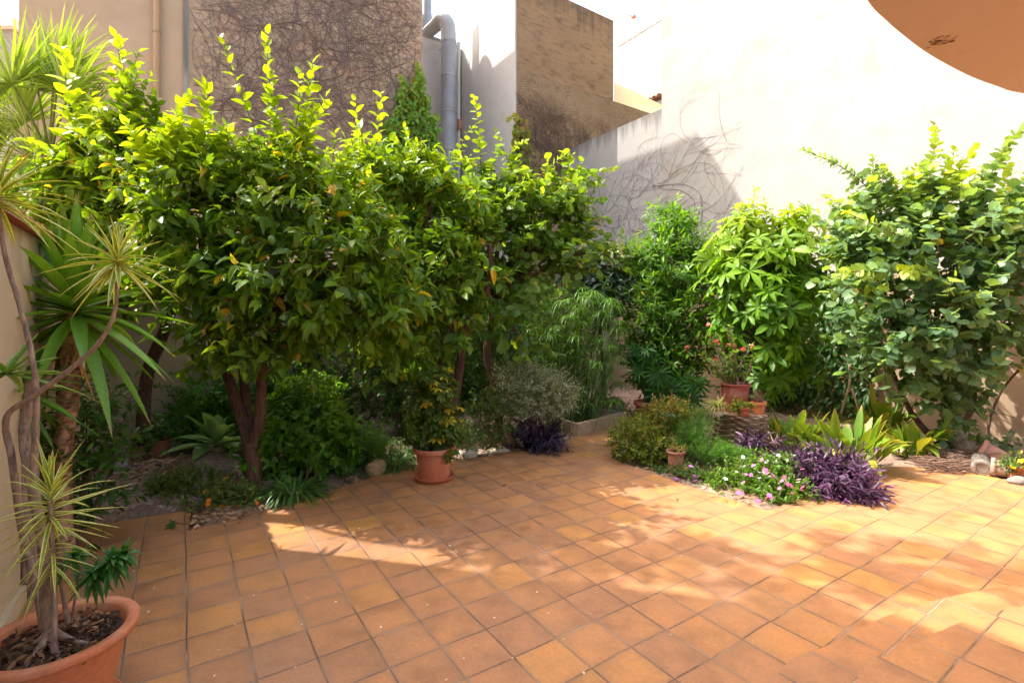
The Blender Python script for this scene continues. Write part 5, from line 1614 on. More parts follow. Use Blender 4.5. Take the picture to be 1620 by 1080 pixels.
# bark chips on the soil
mb = MB(); n = 420; a = g.uniform(0, 6.28, n); r = .20 * np.sqrt(g.random(n))
cp = c + np.stack([r * np.cos(a), r * np.sin(a), zs + .014 + g.uniform(0, .014, n)], 1)
dd = np.stack([g.normal(0, 1, n), g.normal(0, 1, n), g.normal(0, .35, n)], 1)
leaves(mb, OVALN, cp, dd, UP + g.normal(0, .5, (n, 3)), g.uniform(.015, .05, n), mixc((.05, .025, .012), (.36, .19, .09), g.random(n) ** 2))
tag(mb.build('bark_chips', M_litter, t), kind='stuff')
DP = lambda u, v, d=0: P(u, v, 1.98 + d)
mw = MB()
gc = (.38, .28, .22)
st = [
    # thick trunk and its two high branches
    ([DP(78, 1020, .02), DP(72, 930, .02), DP(66, 850, .04), DP(50, 760, .06), DP(38, 690, .08), DP(45, 640, .1), DP(48, 600, .1)], [.036, .03, .026, .030, .028, .026, .02]),
    ([DP(52, 760, .06), DP(58, 640, .05), DP(50, 560, .05), DP(30, 480, .05), DP(12, 420, .05), DP(0, 360, .05), DP(-2, 330, .05)], [.022, .016, .014, .013, .013, .012, .012]),
    ([DP(18, 720, .05), DP(10, 660, .02), DP(55, 625, 0), DP(110, 585, 0), DP(158, 540, 0), DP(182, 490, 0), DP(186, 425, 0)], [.018, .016, .014, .013, .012, .010, .009]),
    ([DP(74, 1020, .02), DP(60, 940, .1), DP(35, 840, .12), DP(18, 720, .06)], [.028, .02, .02, .018]),
    # slim front stem with the low rosette
    ([DP(86, 1030, -.08), DP(86, 930, -.08), DP(82, 850, -.08), DP(79, 790, -.08)], [.016, .013, .012, .013]),
    ([DP(108, 985, .05), DP(98, 930, .06), DP(94, 880, .05)], [.014, .010, .008]),
    ([DP(112, 985, .1), DP(120, 940, .08), DP(128, 895, .06)], [.008, .006, .005]),
]
for pth, rr in st:
    tube(mw, pth, np.array(rr) * .68, 10, gc, smooth_n=6, rough=.05, rng=g)
for k in range(6):    # surface roots
    a = g.uniform(3.5, 6.6); e = c + np.array([.02 + .15 * math.cos(a), .15 * math.sin(a), zs + .006])
    tube(mw, [DP(80, 1015) * np.array([1, 1, 0]) + UP * (zs + .05), (DP(80, 1015) * np.array([1, 1, 0]) + UP * (zs + .02)) * .5 + e * .5, e], [.02, .012, .006], 7, gc, smooth_n=3)
mw.build('stems', M_barkg, t)


def rosette(mb, c, n, L, W_, g, up=(-.35, 1.6), droop=(.0, .35), axis=UP, colA=(.16, .28, .03), colB=(.32, .42, .05), edge=(.68, .66, .22), tip=(.5, .35, .1), spine=.0, T=8):
    a = np.arange(n) * 2.399 + g.normal(0, .2, n)
    k = np.linspace(0, 1, n)
    el_ = up[0] + (up[1] - up[0]) * k ** 1.3
    d = np.stack([np.cos(a) * np.cos(el_), np.sin(a) * np.cos(el_), np.sin(el_)], 1)
    s, w = frame(np.array([axis]), np.array([0, 1.0, 0])); s = s[0]; w = w[0]
    d = d[:, 0:1] * s + d[:, 1:2] * w + d[:, 2:3] * norm(axis)
    b = np.asarray(c) + norm(axis) * (spine * (k - .5))[:, None]
    straps(mb, b, d, L * g.uniform(.75, 1.15, n) * (1 - .25 * k ** 3), W_, g.uniform(*droop, n), mixc(colA, colB, g.random(n)), T=T, edge=edge, tipcol=tip, fold=.5)


mb = MB(); rosette(mb, DP(80, 800, -.08), 50, .25, .017, g, up=(-.5, 1.5), spine=.16); rosette(mb, DP(84, 880, -.08), 20, .20, .013, g, up=(-.8, .2), spine=.12, droop=(.1, .5)); mb.build('leaf_rosette', M_blade, t)
mb = MB(); rosette(mb, DP(186, 415), 46, .25, .020, g, up=(-.75, 1.5), spine=.04); mb.build('leaf_rosette', M_blade, t)
mb = MB(); rosette(mb, DP(-4, 312, .05), 50, .34, .023, g, up=(-.4, 1.4), spine=.08, edge=(.72, .68, .18)); mb.build('leaf_rosette', M_blade, t)
mb = MB(); rosette(mb, DP(48, 600, .1) + np.array([-.1, 0, .02]), 20, .3, .03, g, up=(-.3, .9), edge=(.2, .32, .05), colA=(.08, .18, .02), colB=(.15, .3, .04)); mb.build('leaf_rosette', M_blade, t)
mb = MB()
for (u_, v_, d_, m_) in ((190, 882, .02, 40), (160, 900, .0, 34), (205, 872, .05, 24), (128, 875, .06, 24)):
    rosette(mb, DP(u_ - 12, v_ + 8, d_), m_, .095, .022, g, up=(-.6, 1.2), spine=.05, droop=(.1, .6), colA=(.02, .10, .012), colB=(.06, .20, .025), edge=(.05, .17, .03), tip=(.1, .22, .05), axis=np.array([.5, -.2, .7]))
mb.build('leaf_rosette', M_blade, t)

# yucca behind it
g = np.random.default_rng(122)
YY = 3.25
yb = np.array([P(104, 0, YY)[0], YY, 0.0]); yb[2] = gz(yb)
t = thing('yucca', 'tall yucca with a shaggy brown trunk and sword leaves behind the big bowl', 'plant', yb)
py = lambda u, v, d=0: P(u, v, YY + d)
mb = MB(); tp_ = [yb - UP * .03, py(98, 760), py(102, 690), py(108, 620), py(112, 560), py(116, 500)]
tube(mb, tp_, [.055, .05, .05, .055, .06, .05], 12, (.3, .2, .12), smooth_n=5, rough=.12, rng=g)
sp_, _ = spline(np.array(tp_), np.ones(6), 24); idx = np.linspace(10, len(sp_) - 1, 330).astype(int); a = g.uniform(0, 6.28, 330)
o2 = np.stack([np.cos(a), np.sin(a), np.zeros(330)], 1)
straps(mb, sp_[idx] + o2 * .045, o2 * .45 + np.array([0, 0, .8]), g.uniform(.05, .11, 330), .045, .5, mixc((.24, .10, .04), (.58, .40, .24), g.random(330)), T=4)
mb.build('trunk', M_barks, t)
mb = MB(); n = 74
a = np.arange(n) * 2.399; k = np.linspace(0, 1, n); el_ = -.75 + 2.25 * k ** .9
d = np.stack([np.cos(a) * np.cos(el_), np.sin(a) * np.cos(el_), np.sin(el_)], 1)
prof = lambda t: np.interp(t, [0, .12, .4, .75, 1], [.55, .7, 1, .65, 0])
straps(mb, py(119, 490) + UP * (.14 * (k - .5))[:, None], d, .70 * g.uniform(.75, 1.12, n), .082, g.uniform(-.02, .22, n) + .25 * (k < .3), mixc((.08, .20, .012), (.20, .40, .03), g.random(n)), T=8, prof=prof, fold=.45, tipcol=(.3, .2, .08))
mb.build('leaves', M_blade, t)
mb = MB(); n = 22; a = g.uniform(0, 6.28, n)
straps(mb, py(116, 525) + g.normal(0, .03, (n, 3)), np.stack([np.cos(a) * .5, np.sin(a) * .5, -np.ones(n) * .8], 1), g.uniform(.2, .5, n), .03, .25, mixc((.35, .15, .04), (.6, .36, .12), g.random(n)), T=6)
mb.build('dead_leaves', M_litter, t)

# second cut-down yucca head low at the left edge
yb2 = np.array([P(20, 0, 2.85)[0] + .1, 2.9, 0]); t = thing('yucca', 'shorter yucca at the left edge with a thick ringed trunk beside the cream wall', 'plant', yb2)
py2 = lambda u, v: P(u, v, 2.9)
mb = MB(); tube(mb, [yb2 - UP * .03, py2(42, 800), py2(40, 700), py2(36, 640)], [.06, .055, .06, .065], 12, gc, smooth_n=5, rough=.1, rng=g); mb.build('trunk', M_barkg, t)
mb = MB(); n = 34; a = np.arange(n) * 2.399; k = np.linspace(0, 1, n); el_ = -.9 + 2.0 * k
d = np.stack([np.cos(a) * np.cos(el_), np.sin(a) * np.cos(el_), np.sin(el_)], 1)
straps(mb, py2(32, 620) + UP * (.1 * (k - .5))[:, None], d, .42 * g.uniform(.75, 1.12, n), .04, g.uniform(0, .3, n), mixc((.04, .14, .012), (.13, .3, .03), g.random(n)), T=8, prof=prof, fold=.45)
mb.build('leaves', M_blade, t)
shrub('croton', 'dark glossy low shrub against the cream wall behind the big bowl', 'shrub', np.array([-3.0, 3.35, 0]),
      [(np.array([-3.05, 3.4, .55]), np.array([.28, .3, .4])), (np.array([-3.2, 3.8, .8]), np.array([.28, .3, .4]))], 150, .2, 9, .10, ELLIP, DRK, 123, up=.6)

# potted umbrella plant (centre left)
g = np.random.default_rng(131)
c = G(687, 757); Yp = c[1]
t = thing('potted_umbrella_plant', 'round terracotta pot holding a variegated umbrella plant on the near edge of the paving', 'potted plant', c)
hp = (757 - 711) / F * Yp + .02
pot(t, c + UP * .014, .192, hp, .15, (.50, .165, .085), rim=.17, rimw=.08, saucer=True)
mw = MB(); ml = MB()
bl = [E(685, 650, Yp + .05, 46, 52, .28), E(665, 685, Yp, 28, 26, .2), E(705, 690, Yp, 26, 24, .2), E(690, 605, Yp + .1, 32, 28, .2)]
n = 430; c_, d_, idx, rr = sample_blobs(bl, n, g, .3)
cl = mixc((.05, .10, .012), (.13, .20, .025), g.random(n)); yv = g.random(n) < .07 + .08 * (c_[:, 0] > c[0]); cl[yv] = mixc((.4, .38, .03), (.75, .5, .05), g.random(yv.sum()))
palmate(ml, mw, c_, d_ * .7 + UP * .9 + g.normal(0, .3, (n, 3)), g.uniform(.065, .095, n), 7, ELLIP, cl, g, spread=1.3, droop=.25, wf=1.1)
for k in range(5): limb(mw, c + np.array([g.normal(0, .03), g.normal(0, .03), hp - .06]), bl[k % 4][0], .012, .006, g, col=(.15, .12, .07))
for k in range(0, n, 2): limb(mw, c + UP * (hp + .1 + .5 * g.random()) + g.normal(0, .02, 3), c_[k], .004, .002, g, n=4, sides=4, col=(.14, .16, .06), bend=.05)
mw.build('stems', M_twig, t); ml.build('foliage', M_leafg, t)

# stone planter trough
g = np.random.default_rng(132)
pf = G(915, 689); pe = G(991, 668); pk = G(880, 672)
dF = norm(pe - pf)
t = thing('planter', 'low rendered concrete planter trough at the end of the paved path', 'planter', pf)
hpn = .16
nF = np.array([-dF[1], dF[0], 0])
Lf = np.linalg.norm(pe - pf)
mb = MB(); wall_seg(mb, pf, pe, .07, -.05, hpn); mb.build('front_wall', M_conc, t, smooth=False)
mb.build
mb = MB(); wall_seg(mb, pe + nF * .07 + dF * .003, pe + nF * 1.0 + dF * .003, .07, -.05, hpn); mb.build('side_wall', M_conc, t, smooth=False)
mb = MB(); wall_seg(mb, pf + nF * .073, G(878, 676) + UP * 0, .06, -.05, hpn - .003, -1); mb.build('side_wall', M_conc, t, smooth=False)
for o in t.children:
    me = o.data; at = me.color_attributes['Col']; arr = np.ones((len(me.vertices), 4), np.float32); arr[:, :3] = (.42, .31, .2); at.data.foreach_set('color', arr.ravel())
mb = MB(); wall_seg(mb, pe - dF * .32 + nF * .5, pe - dF * .02 + nF * .5, .03, .05, .20); o = mb.build('tile_offcut', M_white, t, smooth=False)
shrub('trailing_plant', 'pale trailing plant growing inside the concrete planter', 'plant', P(945, 668, 8.2) * np.array([1, 1, 0]),
      [E(945, 640, 8.4, 26, 14, .3), E(975, 648, 8.5, 26, 10, .3), E(920, 655, 7.9, 20, 14, .25)], 150, .16, 10, .05, OVALN, ((.10, .16, .04), (.25, .32, .12), (.4, .45, .2), (.4, .35, .15)), 133, up=.4, r=.004)

# large pot behind, with a lady palm, and a monstera
g = np.random.default_rng(134)
c = np.array([P(1024, 0, 7.8)[0], 7.8, 0.0]); c[2] = gz(c)
t = thing('potted_lady_palm', 'large terracotta pot with a dark lady palm in the shaded rear corner', 'potted plant', c)
hh = H - (634 - 506) / F * 7.8 - c[2]
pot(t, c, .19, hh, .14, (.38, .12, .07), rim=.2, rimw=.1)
mw = MB(); ml = MB(); n = 46
cu = g.uniform(1000, 1065, n); cv = g.uniform(550, 606, n); cc = np.array([P(a_, b_, 8.0 + g.uniform(-.3, .35)) for a_, b_ in zip(cu, cv)])
for q_ in cc: tube(mw, [c + UP * (hh - .05), (c + UP * hh) * .4 + q_ * .6 + UP * .05, q_], [.008, .006, .003], 4, (.06, .12, .03), cap=False, smooth_n=2)
palmate(ml, mw, cc, g.normal(0, .5, (n, 3)) + UP * .5 + np.array([0, -.4, 0]), g.uniform(.16, .25, n), 9, LANCE, mixc((.02, .08, .012), (.06, .17, .025), g.random(n)), g, spread=1.35, wf=1.0, droop=.2)
mw.build('stems', M_twig, t); ml.build('foliage', M_leafg, t)

g = np.random.default_rng(135)
t = thing('monstera', 'dark green split-leaved monstera right of the large rear pot', 'plant', BZ(1075, 7.8))
ml = MB(); mw = MB()
for (u_, v_, s_) in ((1050, 620, .42), (1078, 600, .36), (1090, 630, .36), (1062, 640, .34), (1100, 605, .3), (1040, 590, .28)):
    c_ = P(u_, v_, 7.6 + g.uniform(-.1, .2)); m_ = 15
    ang = np.linspace(-2.5, 2.5, m_); dirs = np.stack([np.sin(ang) * .9, -.35 * np.ones(m_), -np.cos(ang)], 1)
    leaves(ml, LANCE, np.tile(c_, (m_, 1)), dirs, np.tile(np.array([0, -1, .6]), (m_, 1)), s_ * (.55 + .45 * np.cos(ang / 2)), mixc((.02, .08, .01), (.06, .17, .02), g.random(m_)), 1.0)
    limb(mw, BZ(1075, 7.8), c_, .012, .007, g, col=(.06, .12, .03))
mw.build('stems', M_twig, t); ml.build('leaves', M_leafg, t)

# palm stump with four pots
g = np.random.default_rng(141)
c = base_at(1176, 716); Ys = c[1] + .12; c = np.array([P(1172, 0, Ys)[0], Ys, 0]); c[2] = gz(c)
zt = H - (646 - 506) / F * Ys
zt = H - (652 - 506) / F * Ys
t = thing('palm_stump', 'sawn palm trunk standing in the round bed as a plant stand, rough layered bark', 'tree stump', c)
ph = np.arange(64) / 64 * 6.283; zz = np.linspace(0, 1, 90)
ring = np.zeros((90, 64, 3))
rad = .315 + .035 * (1 - zz)[:, None] - .02 * np.sin(zz * 3.1)[:, None] + .012 * np.sin(ph * 3 + 1)[None]
saw = (zz[:, None] * 7.0 + .35 * np.sin(ph * 3)[None] * 1.0 + .25 * np.sin(ph * 7 + 2)[None] + .12 * np.sin(ph * 17)[None]) % 1.0
rad = rad + .062 * saw ** 2.2 - .015 + g.normal(0, .006, rad.shape) - .02
hs = zt - c[2]
ring[..., 0] = rad * np.cos(ph); ring[..., 1] = rad * np.sin(ph); ring[..., 2] = (zz * hs)[:, None] + .006 * np.sin(ph * 5)[None] * (zz[:, None] < .97)
i_ = np.arange(89)[:, None] * 64; j_ = np.arange(64)[None]; k_ = (j_ + 1) % 64
Q = np.stack([i_ + j_, i_ + k_, i_ + 64 + k_, i_ + 64 + j_], -1).reshape(-1, 4)
mb = MB(); mb.add(ring + c, [Q]); mb.build('bark', M_bstump, t)
mb = MB(); mb.poly(np.stack([rad[-1] * .985 * np.cos(ph), rad[-1] * .985 * np.sin(ph), np.full(64, hs + .002)], 1) + c, [list(range(64))], (.3, .2, .12)); mb.build('cut_top', M_wood, t)
TOPZ = c[2] + hs + .003


def on_stump(u, d): p = P(u, 0, Ys + d); p[2] = TOPZ; return p


# crown of thorns
g = np.random.default_rng(142)
c1 = on_stump(1163, .08); t = thing('potted_crown_of_thorns', 'wine-red pot on the palm stump with a spiny shrub bearing salmon flowers', 'potted plant', c1)
h1 = (646 - 604) / F * c1[1] - .03
h1 = H - (606 - 506) / F * c1[1] - TOPZ
pot(t, c1, .175, h1, .135, (.33, .075, .06), rim=.07, rimw=.04)
mw = MB(); ml = MB(); Yc = c1[1]
top0 = c1 + UP * (h1 - .03)
brs = [(1153, 515), (1108, 562), (1125, 535), (1190, 545), (1185, 575), (1140, 560), (1165, 555), (1150, 580), (1175, 590), (1135, 590), (1195, 560), (1160, 535)]
tipsC = [P(u_, v_, Yc + g.uniform(-.18, .18)) for u_, v_ in brs]
for e in tipsC:
    pts = limb(mw, top0 + np.array([g.normal(0, .03), g.normal(0, .03), 0]), e, .014, .007, g, col=(.22, .13, .10), bend=.10, n=7)
    n = 60; ii = g.integers(0, len(pts) - 1, n); pp_ = pts[ii] + (pts[ii + 1] - pts[ii]) * g.random((n, 1)); ds = rnd_unit(g, n)
    sticks(mw, pp_, pp_ + ds * .03, .0022, .0004, (.3, .2, .14))
    n = 34; tt = .35 + .65 * g.random(n); jj = tt * (len(pts) - 1.001); i0 = jj.astype(int)
    pp_ = pts[i0] + (pts[i0 + 1] - pts[i0]) * (jj - i0)[:, None]; ds = rnd_unit(g, n) + UP * .5
    leaves(ml, ELLIP, pp_, ds, UP + g.normal(0, .4, (n, 3)), g.uniform(.045, .085, n), mixc((.08, .20, .03), (.26, .40, .07), g.random(n)), 1.4)
mw.build('stems', M_twig, t); ml.build('foliage', M_leaf, t)
m = MB()
for q_ in range(9):
    pc = rnd_unit(g, 1)[0] * .026; pc[2] = abs(pc[2])
    leaves(m, PETAL, np.tile(pc, (4, 1)), np.array([[1, 0, .3], [-1, 0, .3], [0, 1, .3], [0, -1, .3.__float__()]]), np.tile(UP, (4, 1)), .022, np.array([.80, .27, .20]) * g.uniform(.8, 1.2))
o = m.build('flower_head', M_petal, None)
copies('flower_head', o, t, [P(1088, 552, Yc - .15), P(1135, 543, Yc - .2), P(1176, 554, Yc - .2), P(1122, 515, Yc - .1), P(1132, 570, Yc - .2), P(1162, 550, Yc - .15), P(1190, 548, Yc - .1), P(1152, 547, Yc - .2)], [1.2, 1.2, 1.1, .8, .7, .8, .7, .8], g, .8)
# spider plant
g = np.random.default_rng(143)
c1 = on_stump(1136, -.2); t = thing('potted_spider_plant', 'small whitish-stained pot on the left of the stump with a yellow-green spider plant', 'potted plant', c1)
pot(t, c1, .068, .10, .055, (.55, .26, .15), rim=.4, rimw=.1)
mb = MB(); lathe(mb, c1, [(.0565, .003), (.0665, .055)], 30, (.62, .50, .40)); mb.build('lime_crust', M_conc, t)
mb = MB(); n = 95; a = g.uniform(0, 6.28, n); straps(mb, np.tile(c1 + UP * .09, (n, 1)), np.stack([np.cos(a) - .35, np.sin(a), g.uniform(.5, 2.2, n)], 1), g.uniform(.2, .36, n), .011, g.uniform(.3, 1.1, n), mixc((.26, .36, .03), (.45, .5, .10), g.random(n)), T=8, edge=(.55, .58, .25)); mb.build('leaves', M_blade, t)
# small terracotta with yellow green creeper
c1 = on_stump(1176, -.24); t = thing('potted_oregano', 'small terracotta pot at the front of the stump overflowing with tiny yellow-green leaves', 'potted plant', c1)
pot(t, c1, .072, .105, .058, (.50, .13, .07), rim=.28, rimw=.08)
mw = MB(); ml = MB(); crown(ml, mw, [(c1 + np.array([-.03, 0, .12]), np.array([.12, .1, .05])), (c1 + np.array([-.10, -.04, .09]), np.array([.06, .05, .06]))], 110, .06, 8, .024, TINY, ((.14, .22, .02), (.35, .42, .04), (.6, .55, .06), (.4, .3, .05)), np.random.default_rng(144), up=.5, wf=1.6)
mw.build('stems', M_twig, t); ml.build('foliage', M_leaf, t)
c1 = on_stump(1200, -.1); t = thing('potted_dead_plant', 'orange clay pot at the right of the stump with bare dry stems', 'potted plant', c1)
pot(t, c1, .082, .145, .058, (.60, .19, .07), rim=.3, rimw=.08)
mw = MB(); g = np.random.default_rng(145); n = 60
e = c1 + UP * .13 + np.stack([g.normal(-.02, .06, n), g.normal(0, .05, n), g.uniform(.04, .16, n)], 1)
sticks(mw, np.tile(c1 + UP * .11, (n, 1)) + g.normal(0, .02, (n, 3)) * np.array([1, 1, 0]), e, .003, .0015, (.30, .13, .10)); sticks(mw, e, e + rnd_unit(g, n) * .05, .0015, .001, (.32, .15, .12))
mw.build('stems', M_twig, t)

# small pot hanging among ferns
c1 = np.array(P(1069, 740, 5.35)); t = thing('potted_seedling', 'small pinkish pot with yellowed sprigs among the ferns at the edge of the round bed', 'potted plant', c1)
pot(t, c1, .092, .19, .075, (.42, .17, .12), rim=.16, rimw=.1)
mb = MB(); lathe(mb, c1 - UP * .008, [(.001, 0), (.085, 0), (.092, .02), (.08, .022)], 30, (.40, .16, .11)); mb.build('saucer', M_terra, t)
mw = MB(); ml = MB(); crown(ml, mw, [(c1 + np.array([0, 0, .20]), np.array([.08, .07, .04]))], 30, .06, 7, .03, OVALN, ((.2, .22, .02), (.5, .42, .05), (.6, .5, .06), (.4, .3, .05)), np.random.default_rng(146), up=.5)
mw.build('stems', M_twig, t); ml.build('foliage', M_leaf, t)
mb = MB(); blob_rock(mb, c1 - UP * .06, (.09, .09, .09), np.random.default_rng(7), (.2, .13, .09)); tag(mb.build('rock', M_stone, origin=c1 - UP * .1), 'dark rock propping up the small pinkish pot in the round bed', 'rock')

# two pots in the far left corner
g = np.random.default_rng(151)
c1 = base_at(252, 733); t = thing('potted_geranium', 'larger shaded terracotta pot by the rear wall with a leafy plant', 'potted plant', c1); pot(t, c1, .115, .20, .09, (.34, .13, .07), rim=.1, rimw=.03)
mw = MB(); ml = MB(); crown(ml, mw, [(c1 + np.array([-.05, 0, .26]), np.array([.14, .12, .08]))], 60, .1, 8, .055, OVATE, ((.05, .13, .02), (.16, .28, .04), (.3, .35, .06), (.3, .2, .1)), g, up=.5, wf=1.3); mw.build('stems', M_twig, t); ml.build('foliage', M_leaf, t)
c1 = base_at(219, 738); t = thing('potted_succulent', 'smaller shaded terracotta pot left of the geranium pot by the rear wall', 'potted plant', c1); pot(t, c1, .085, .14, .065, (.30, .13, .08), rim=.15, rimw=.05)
mw = MB(); ml = MB(); crown(ml, mw, [(c1 + np.array([.06, 0, .22]), np.array([.09, .09, .07]))], 34, .08, 8, .05, OVATE, ((.10, .18, .03), (.28, .38, .05), (.35, .4, .06), (.3, .2, .1)), g, up=.5, wf=1.3); mw.build('stems', M_twig, t); ml.build('foliage', M_leaf, t)
mb = MB(); tube(mb, [base_at(180, 735) + UP * .02, base_at(212, 733) + UP * .02], .014, 6, (.45, .36, .3)); tag(mb.build('wooden_stick', M_wood, origin=base_at(180, 735)), 'pale stick lying on the soil left of the two shaded pots', 'stick')

# ---------------------------------------------------------------- right-hand clutter
def rot_to(d):
    z = norm(np.asarray(d, float)); x = norm(np.cross(np.array([0, 0.1, 1.0]), z)); y = np.cross(z, x)
    return np.stack([x, y, z], 1)


g = np.random.default_rng(161)
c1 = G(1556, 752) + np.array([0, .02, .075]); Yl = c1[1]
t = thing('log', 'short grey log lying on the paving edge, its round ringed end facing the terrace', 'log', c1)
ax = norm(np.array([.66, .75, 0.02]))
mb = MB(); tube(mb, [c1, c1 + ax * .35], [.082, .078], 22, (.15, .125, .105), rough=.05, rng=g); mb.build('bark', M_stone, t)
mb = MB(); Rm = rot_to(-ax); lathe(mb, c1 - ax * .004, [(.001, .003), (.02, .002), (.026, .005), (.045, .002), (.05, .006), (.060, .002)], 24, (.16, .12, .10), tilt=Rm); lathe(mb, c1 - ax * .003, [(.060, .003), (.083, .004), (.085, -.004)], 24, (.24, .21, .18), tilt=Rm); mb.build('cut_end', M_wood, t)
# fallen clay pots
for (label, pc, ax_, r_, h_, col) in [
        ('weathered grey-rimmed clay pot lying on its side right of the log', G(1592, 757) + np.array([.03, .05, .085]), np.array([-.75, .85, .0]), .09, .19, (.30, .22, .18)),
        ('pink clay pot tipped over behind the grey-rimmed one', G(1585, 745) + np.array([.1, .2, .12]), np.array([-.75, .7, .45]), .11, .24, (.38, .19, .14))]:
    t = thing('clay_pot', label, 'pot', pc, 'discarded clay pots by the right wall')
    pot(t, pc - norm(ax_) * h_ * .5, r_, h_, r_ * .72, col, rim=.2, rimw=.1, rot=rot_to(ax_), soil=False)
c1 = base_at(1612, 758); t = thing('potted_pansies', 'orange clay pot of yellow flowers at the right edge', 'potted plant', c1); pot(t, c1, .11, .15, .085, (.50, .16, .08), rim=.2, rimw=.06)
mw = MB(); ml = MB(); crown(ml, mw, [(c1 + np.array([-.04, -.03, .19]), np.array([.14, .11, .05]))], 60, .08, 7, .045, OVALN, ((.06, .14, .03), (.16, .28, .06), (.4, .4, .1), (.5, .4, .05)), g, up=.4); mw.build('stems', M_twig, t); ml.build('foliage', M_leaf, t)
flowers(t, [c1 + np.array([x_, y_, z_]) for x_, y_, z_ in ((-.12, -.10, .20), (-.08, -.12, .17), (-.02, -.12, .21), (-.14, -.08, .16), (.03, -.13, .19), (-.05, -.10, .23), (-.10, -.12, .23), (0, -.12, .16))], (.85, .62, .03), g, .03)
rocks('rock', 'light grey stone at the far right edge of the paving', 'rock', G(1612, 764), (.09, .06, .06), 162, (.24, .22, .20))
# ivy sprays
g = np.random.default_rng(163)
o_ = base_at(1585, 725)
t = thing('ivy', 'variegated ivy straggling over the discarded pots at the right edge', 'plant', o_)
ml = MB(); mw = MB()
for (a_, b_) in (((1580, 725), (1560, 690)), ((1590, 725), (1600, 680)), ((1585, 725), (1575, 700)), ((1600, 730), (1625, 690)), ((1570, 720), (1552, 700)), ((1590, 730), (1610, 710)), ((1585, 730), (1590, 700))):
    shoot(ml, mw, [P(*a_, 6.0), P((a_[0] + b_[0]) / 2 - 4, (a_[1] + b_[1]) / 2 - 8, 5.95), P(*b_, 5.8)], 11, .085, OVATE, ((.07, .14, .05), (.25, .33, .18), (.4, .45, .25), (.4, .3, .1)), g, r=.004, alpha=70, young=(0, .3), col=(.2, .12, .08), wf=1.7)
mw.build('stems', M_twig, t); ml.build('foliage', M_leaf, t)
# bare arching stem on the wall
mb = MB(); tube(mb, [np.array([P(1560, 0, 6.3)[0], 6.3, -.02]), P(1563, 680, 6.35), P(1572, 645, 6.3), P(1590, 610, 6.2), P(1618, 580, 5.95), P(1660, 545, 5.7)], [.02, .018, .016, .014, .013, .012], 8, (.12, .07, .045), smooth_n=6, rough=.08, rng=g)
tube(mb, [P(1562, 645, 6.42), P(1590, 655, 6.25), P(1640, 672, 6.0)], .005, 5, (.14, .09, .06), smooth_n=4)
tag(mb.build('vine_stem', M_twig, origin=P(1563, 680, 6.35)), 'bare arching vine stem against the tan wall at the right edge', 'vine')
# pile of cut twigs
mb = MB(); n = 170
cp = np.array([G(u_, v_, .03) for u_, v_ in zip(g.uniform(1475, 1560, n), g.uniform(722, 745, n))]); cp[:, 2] = g.uniform(.01, .12, n)
dr = norm(np.stack([np.ones(n), g.normal(-.15, .35, n), g.normal(0, .12, n)], 1)) * g.uniform(.08, .3, n)[:, None]
sticks(mb, cp - dr, cp + dr, .006, .004, mixc((.16, .09, .06), (.48, .36, .28), g.random(n))[0])
tag(mb.build('twig_pile', M_twig, origin=G(1515, 735)), 'heap of dry cut twigs behind the log by the right wall', 'twigs', kind='stuff')
rocks('rock', 'beige squared stone behind the twig heap against the right wall', 'rock', base_at(1528, 712), (.19, .10, .2), 164, (.42, .33, .24), .9)
# leaning dead leaf stalk by creepers
mb = MB(); tube(mb, [P(1330, 655, 7.1), P(1345, 600, 7.3), P(1340, 560, 7.4)], .018, 6, (.4, .24, .15), smooth_n=4); tube(mb, [P(1360, 655, 6.9), P(1348, 615, 7.2)], .014, 6, (.4, .24, .15))
tag(mb.build('dead_branch', M_wood, origin=P(1330, 655, 7.1)), 'pale dead branch leaning on the right wall above the broad-leaved clumps', 'branch')

# fan palm at the top left
g = np.random.default_rng(171)
pb_ = np.array([-6.0, 6.55, 0])
t = thing('fan_palm', 'fan palm rising behind the rear wall at the top left', 'palm', pb_)
mb = MB(); hub = P(78, 250, 6.55); tube(mb, [pb_, pb_ * np.array([1, 1, 0]) + UP * 1.6, hub], [.16, .14, .13], 12, (.2, .13, .08), rough=.1, rng=g, smooth_n=4); mb.build('trunk', M_barks, t)
mp = MB()
for (u_, v_, ax_) in ((60, 115, (-.1, -.1, 1)), (105, 130, (.5, -.3, .8)), (20, 105, (-.5, -.4, .8)), (85, 95, (.35, -.1, 1)), (40, 165, (-.3, -.6, .7)), (115, 175, (.8, -.3, .5)), (5, 200, (-.9, -.3, .4)), (130, 215, (.9, -.4, .3)), (60, 230, (-.2, -.9, .2)), (90, 110, (.2, .3, 1)), (-20, 150, (-.9, 0, .6))):
    hc = P(u_, v_ + 30, 6.4 + g.uniform(-.2, .1)); ml = MB(); n = 46
    ax_ = norm(np.array(ax_, float)); s_ = norm(np.cross(ax_, np.array([0, -1.0, .25]))); an_ = np.linspace(-1.75, 1.75, n)
    dd = np.cos(an_)[:, None] * ax_ + np.sin(an_)[:, None] * s_ + g.normal(0, .04, (n, 3))
    straps(ml, np.tile(hc, (n, 1)), dd, 1.12 * g.uniform(.85, 1.08, n) * (.75 + .25 * np.cos(an_)), .04, g.uniform(.03, .2, n), mixc((.16, .27, .04), (.36, .50, .08), g.random(n)), T=7, fold=.5, prof=lambda t: np.interp(t, [0, .35, .6, 1], [.5, 1, .6, 0]))
    ml.build('frond', M_blade, t)
    tube(mp, [hub, hub * .5 + hc * .5 + UP * .05, hc], [.02, .015, .012], 5, (.16, .2, .06), smooth_n=3)
mp.build('petioles', M_twig, t)

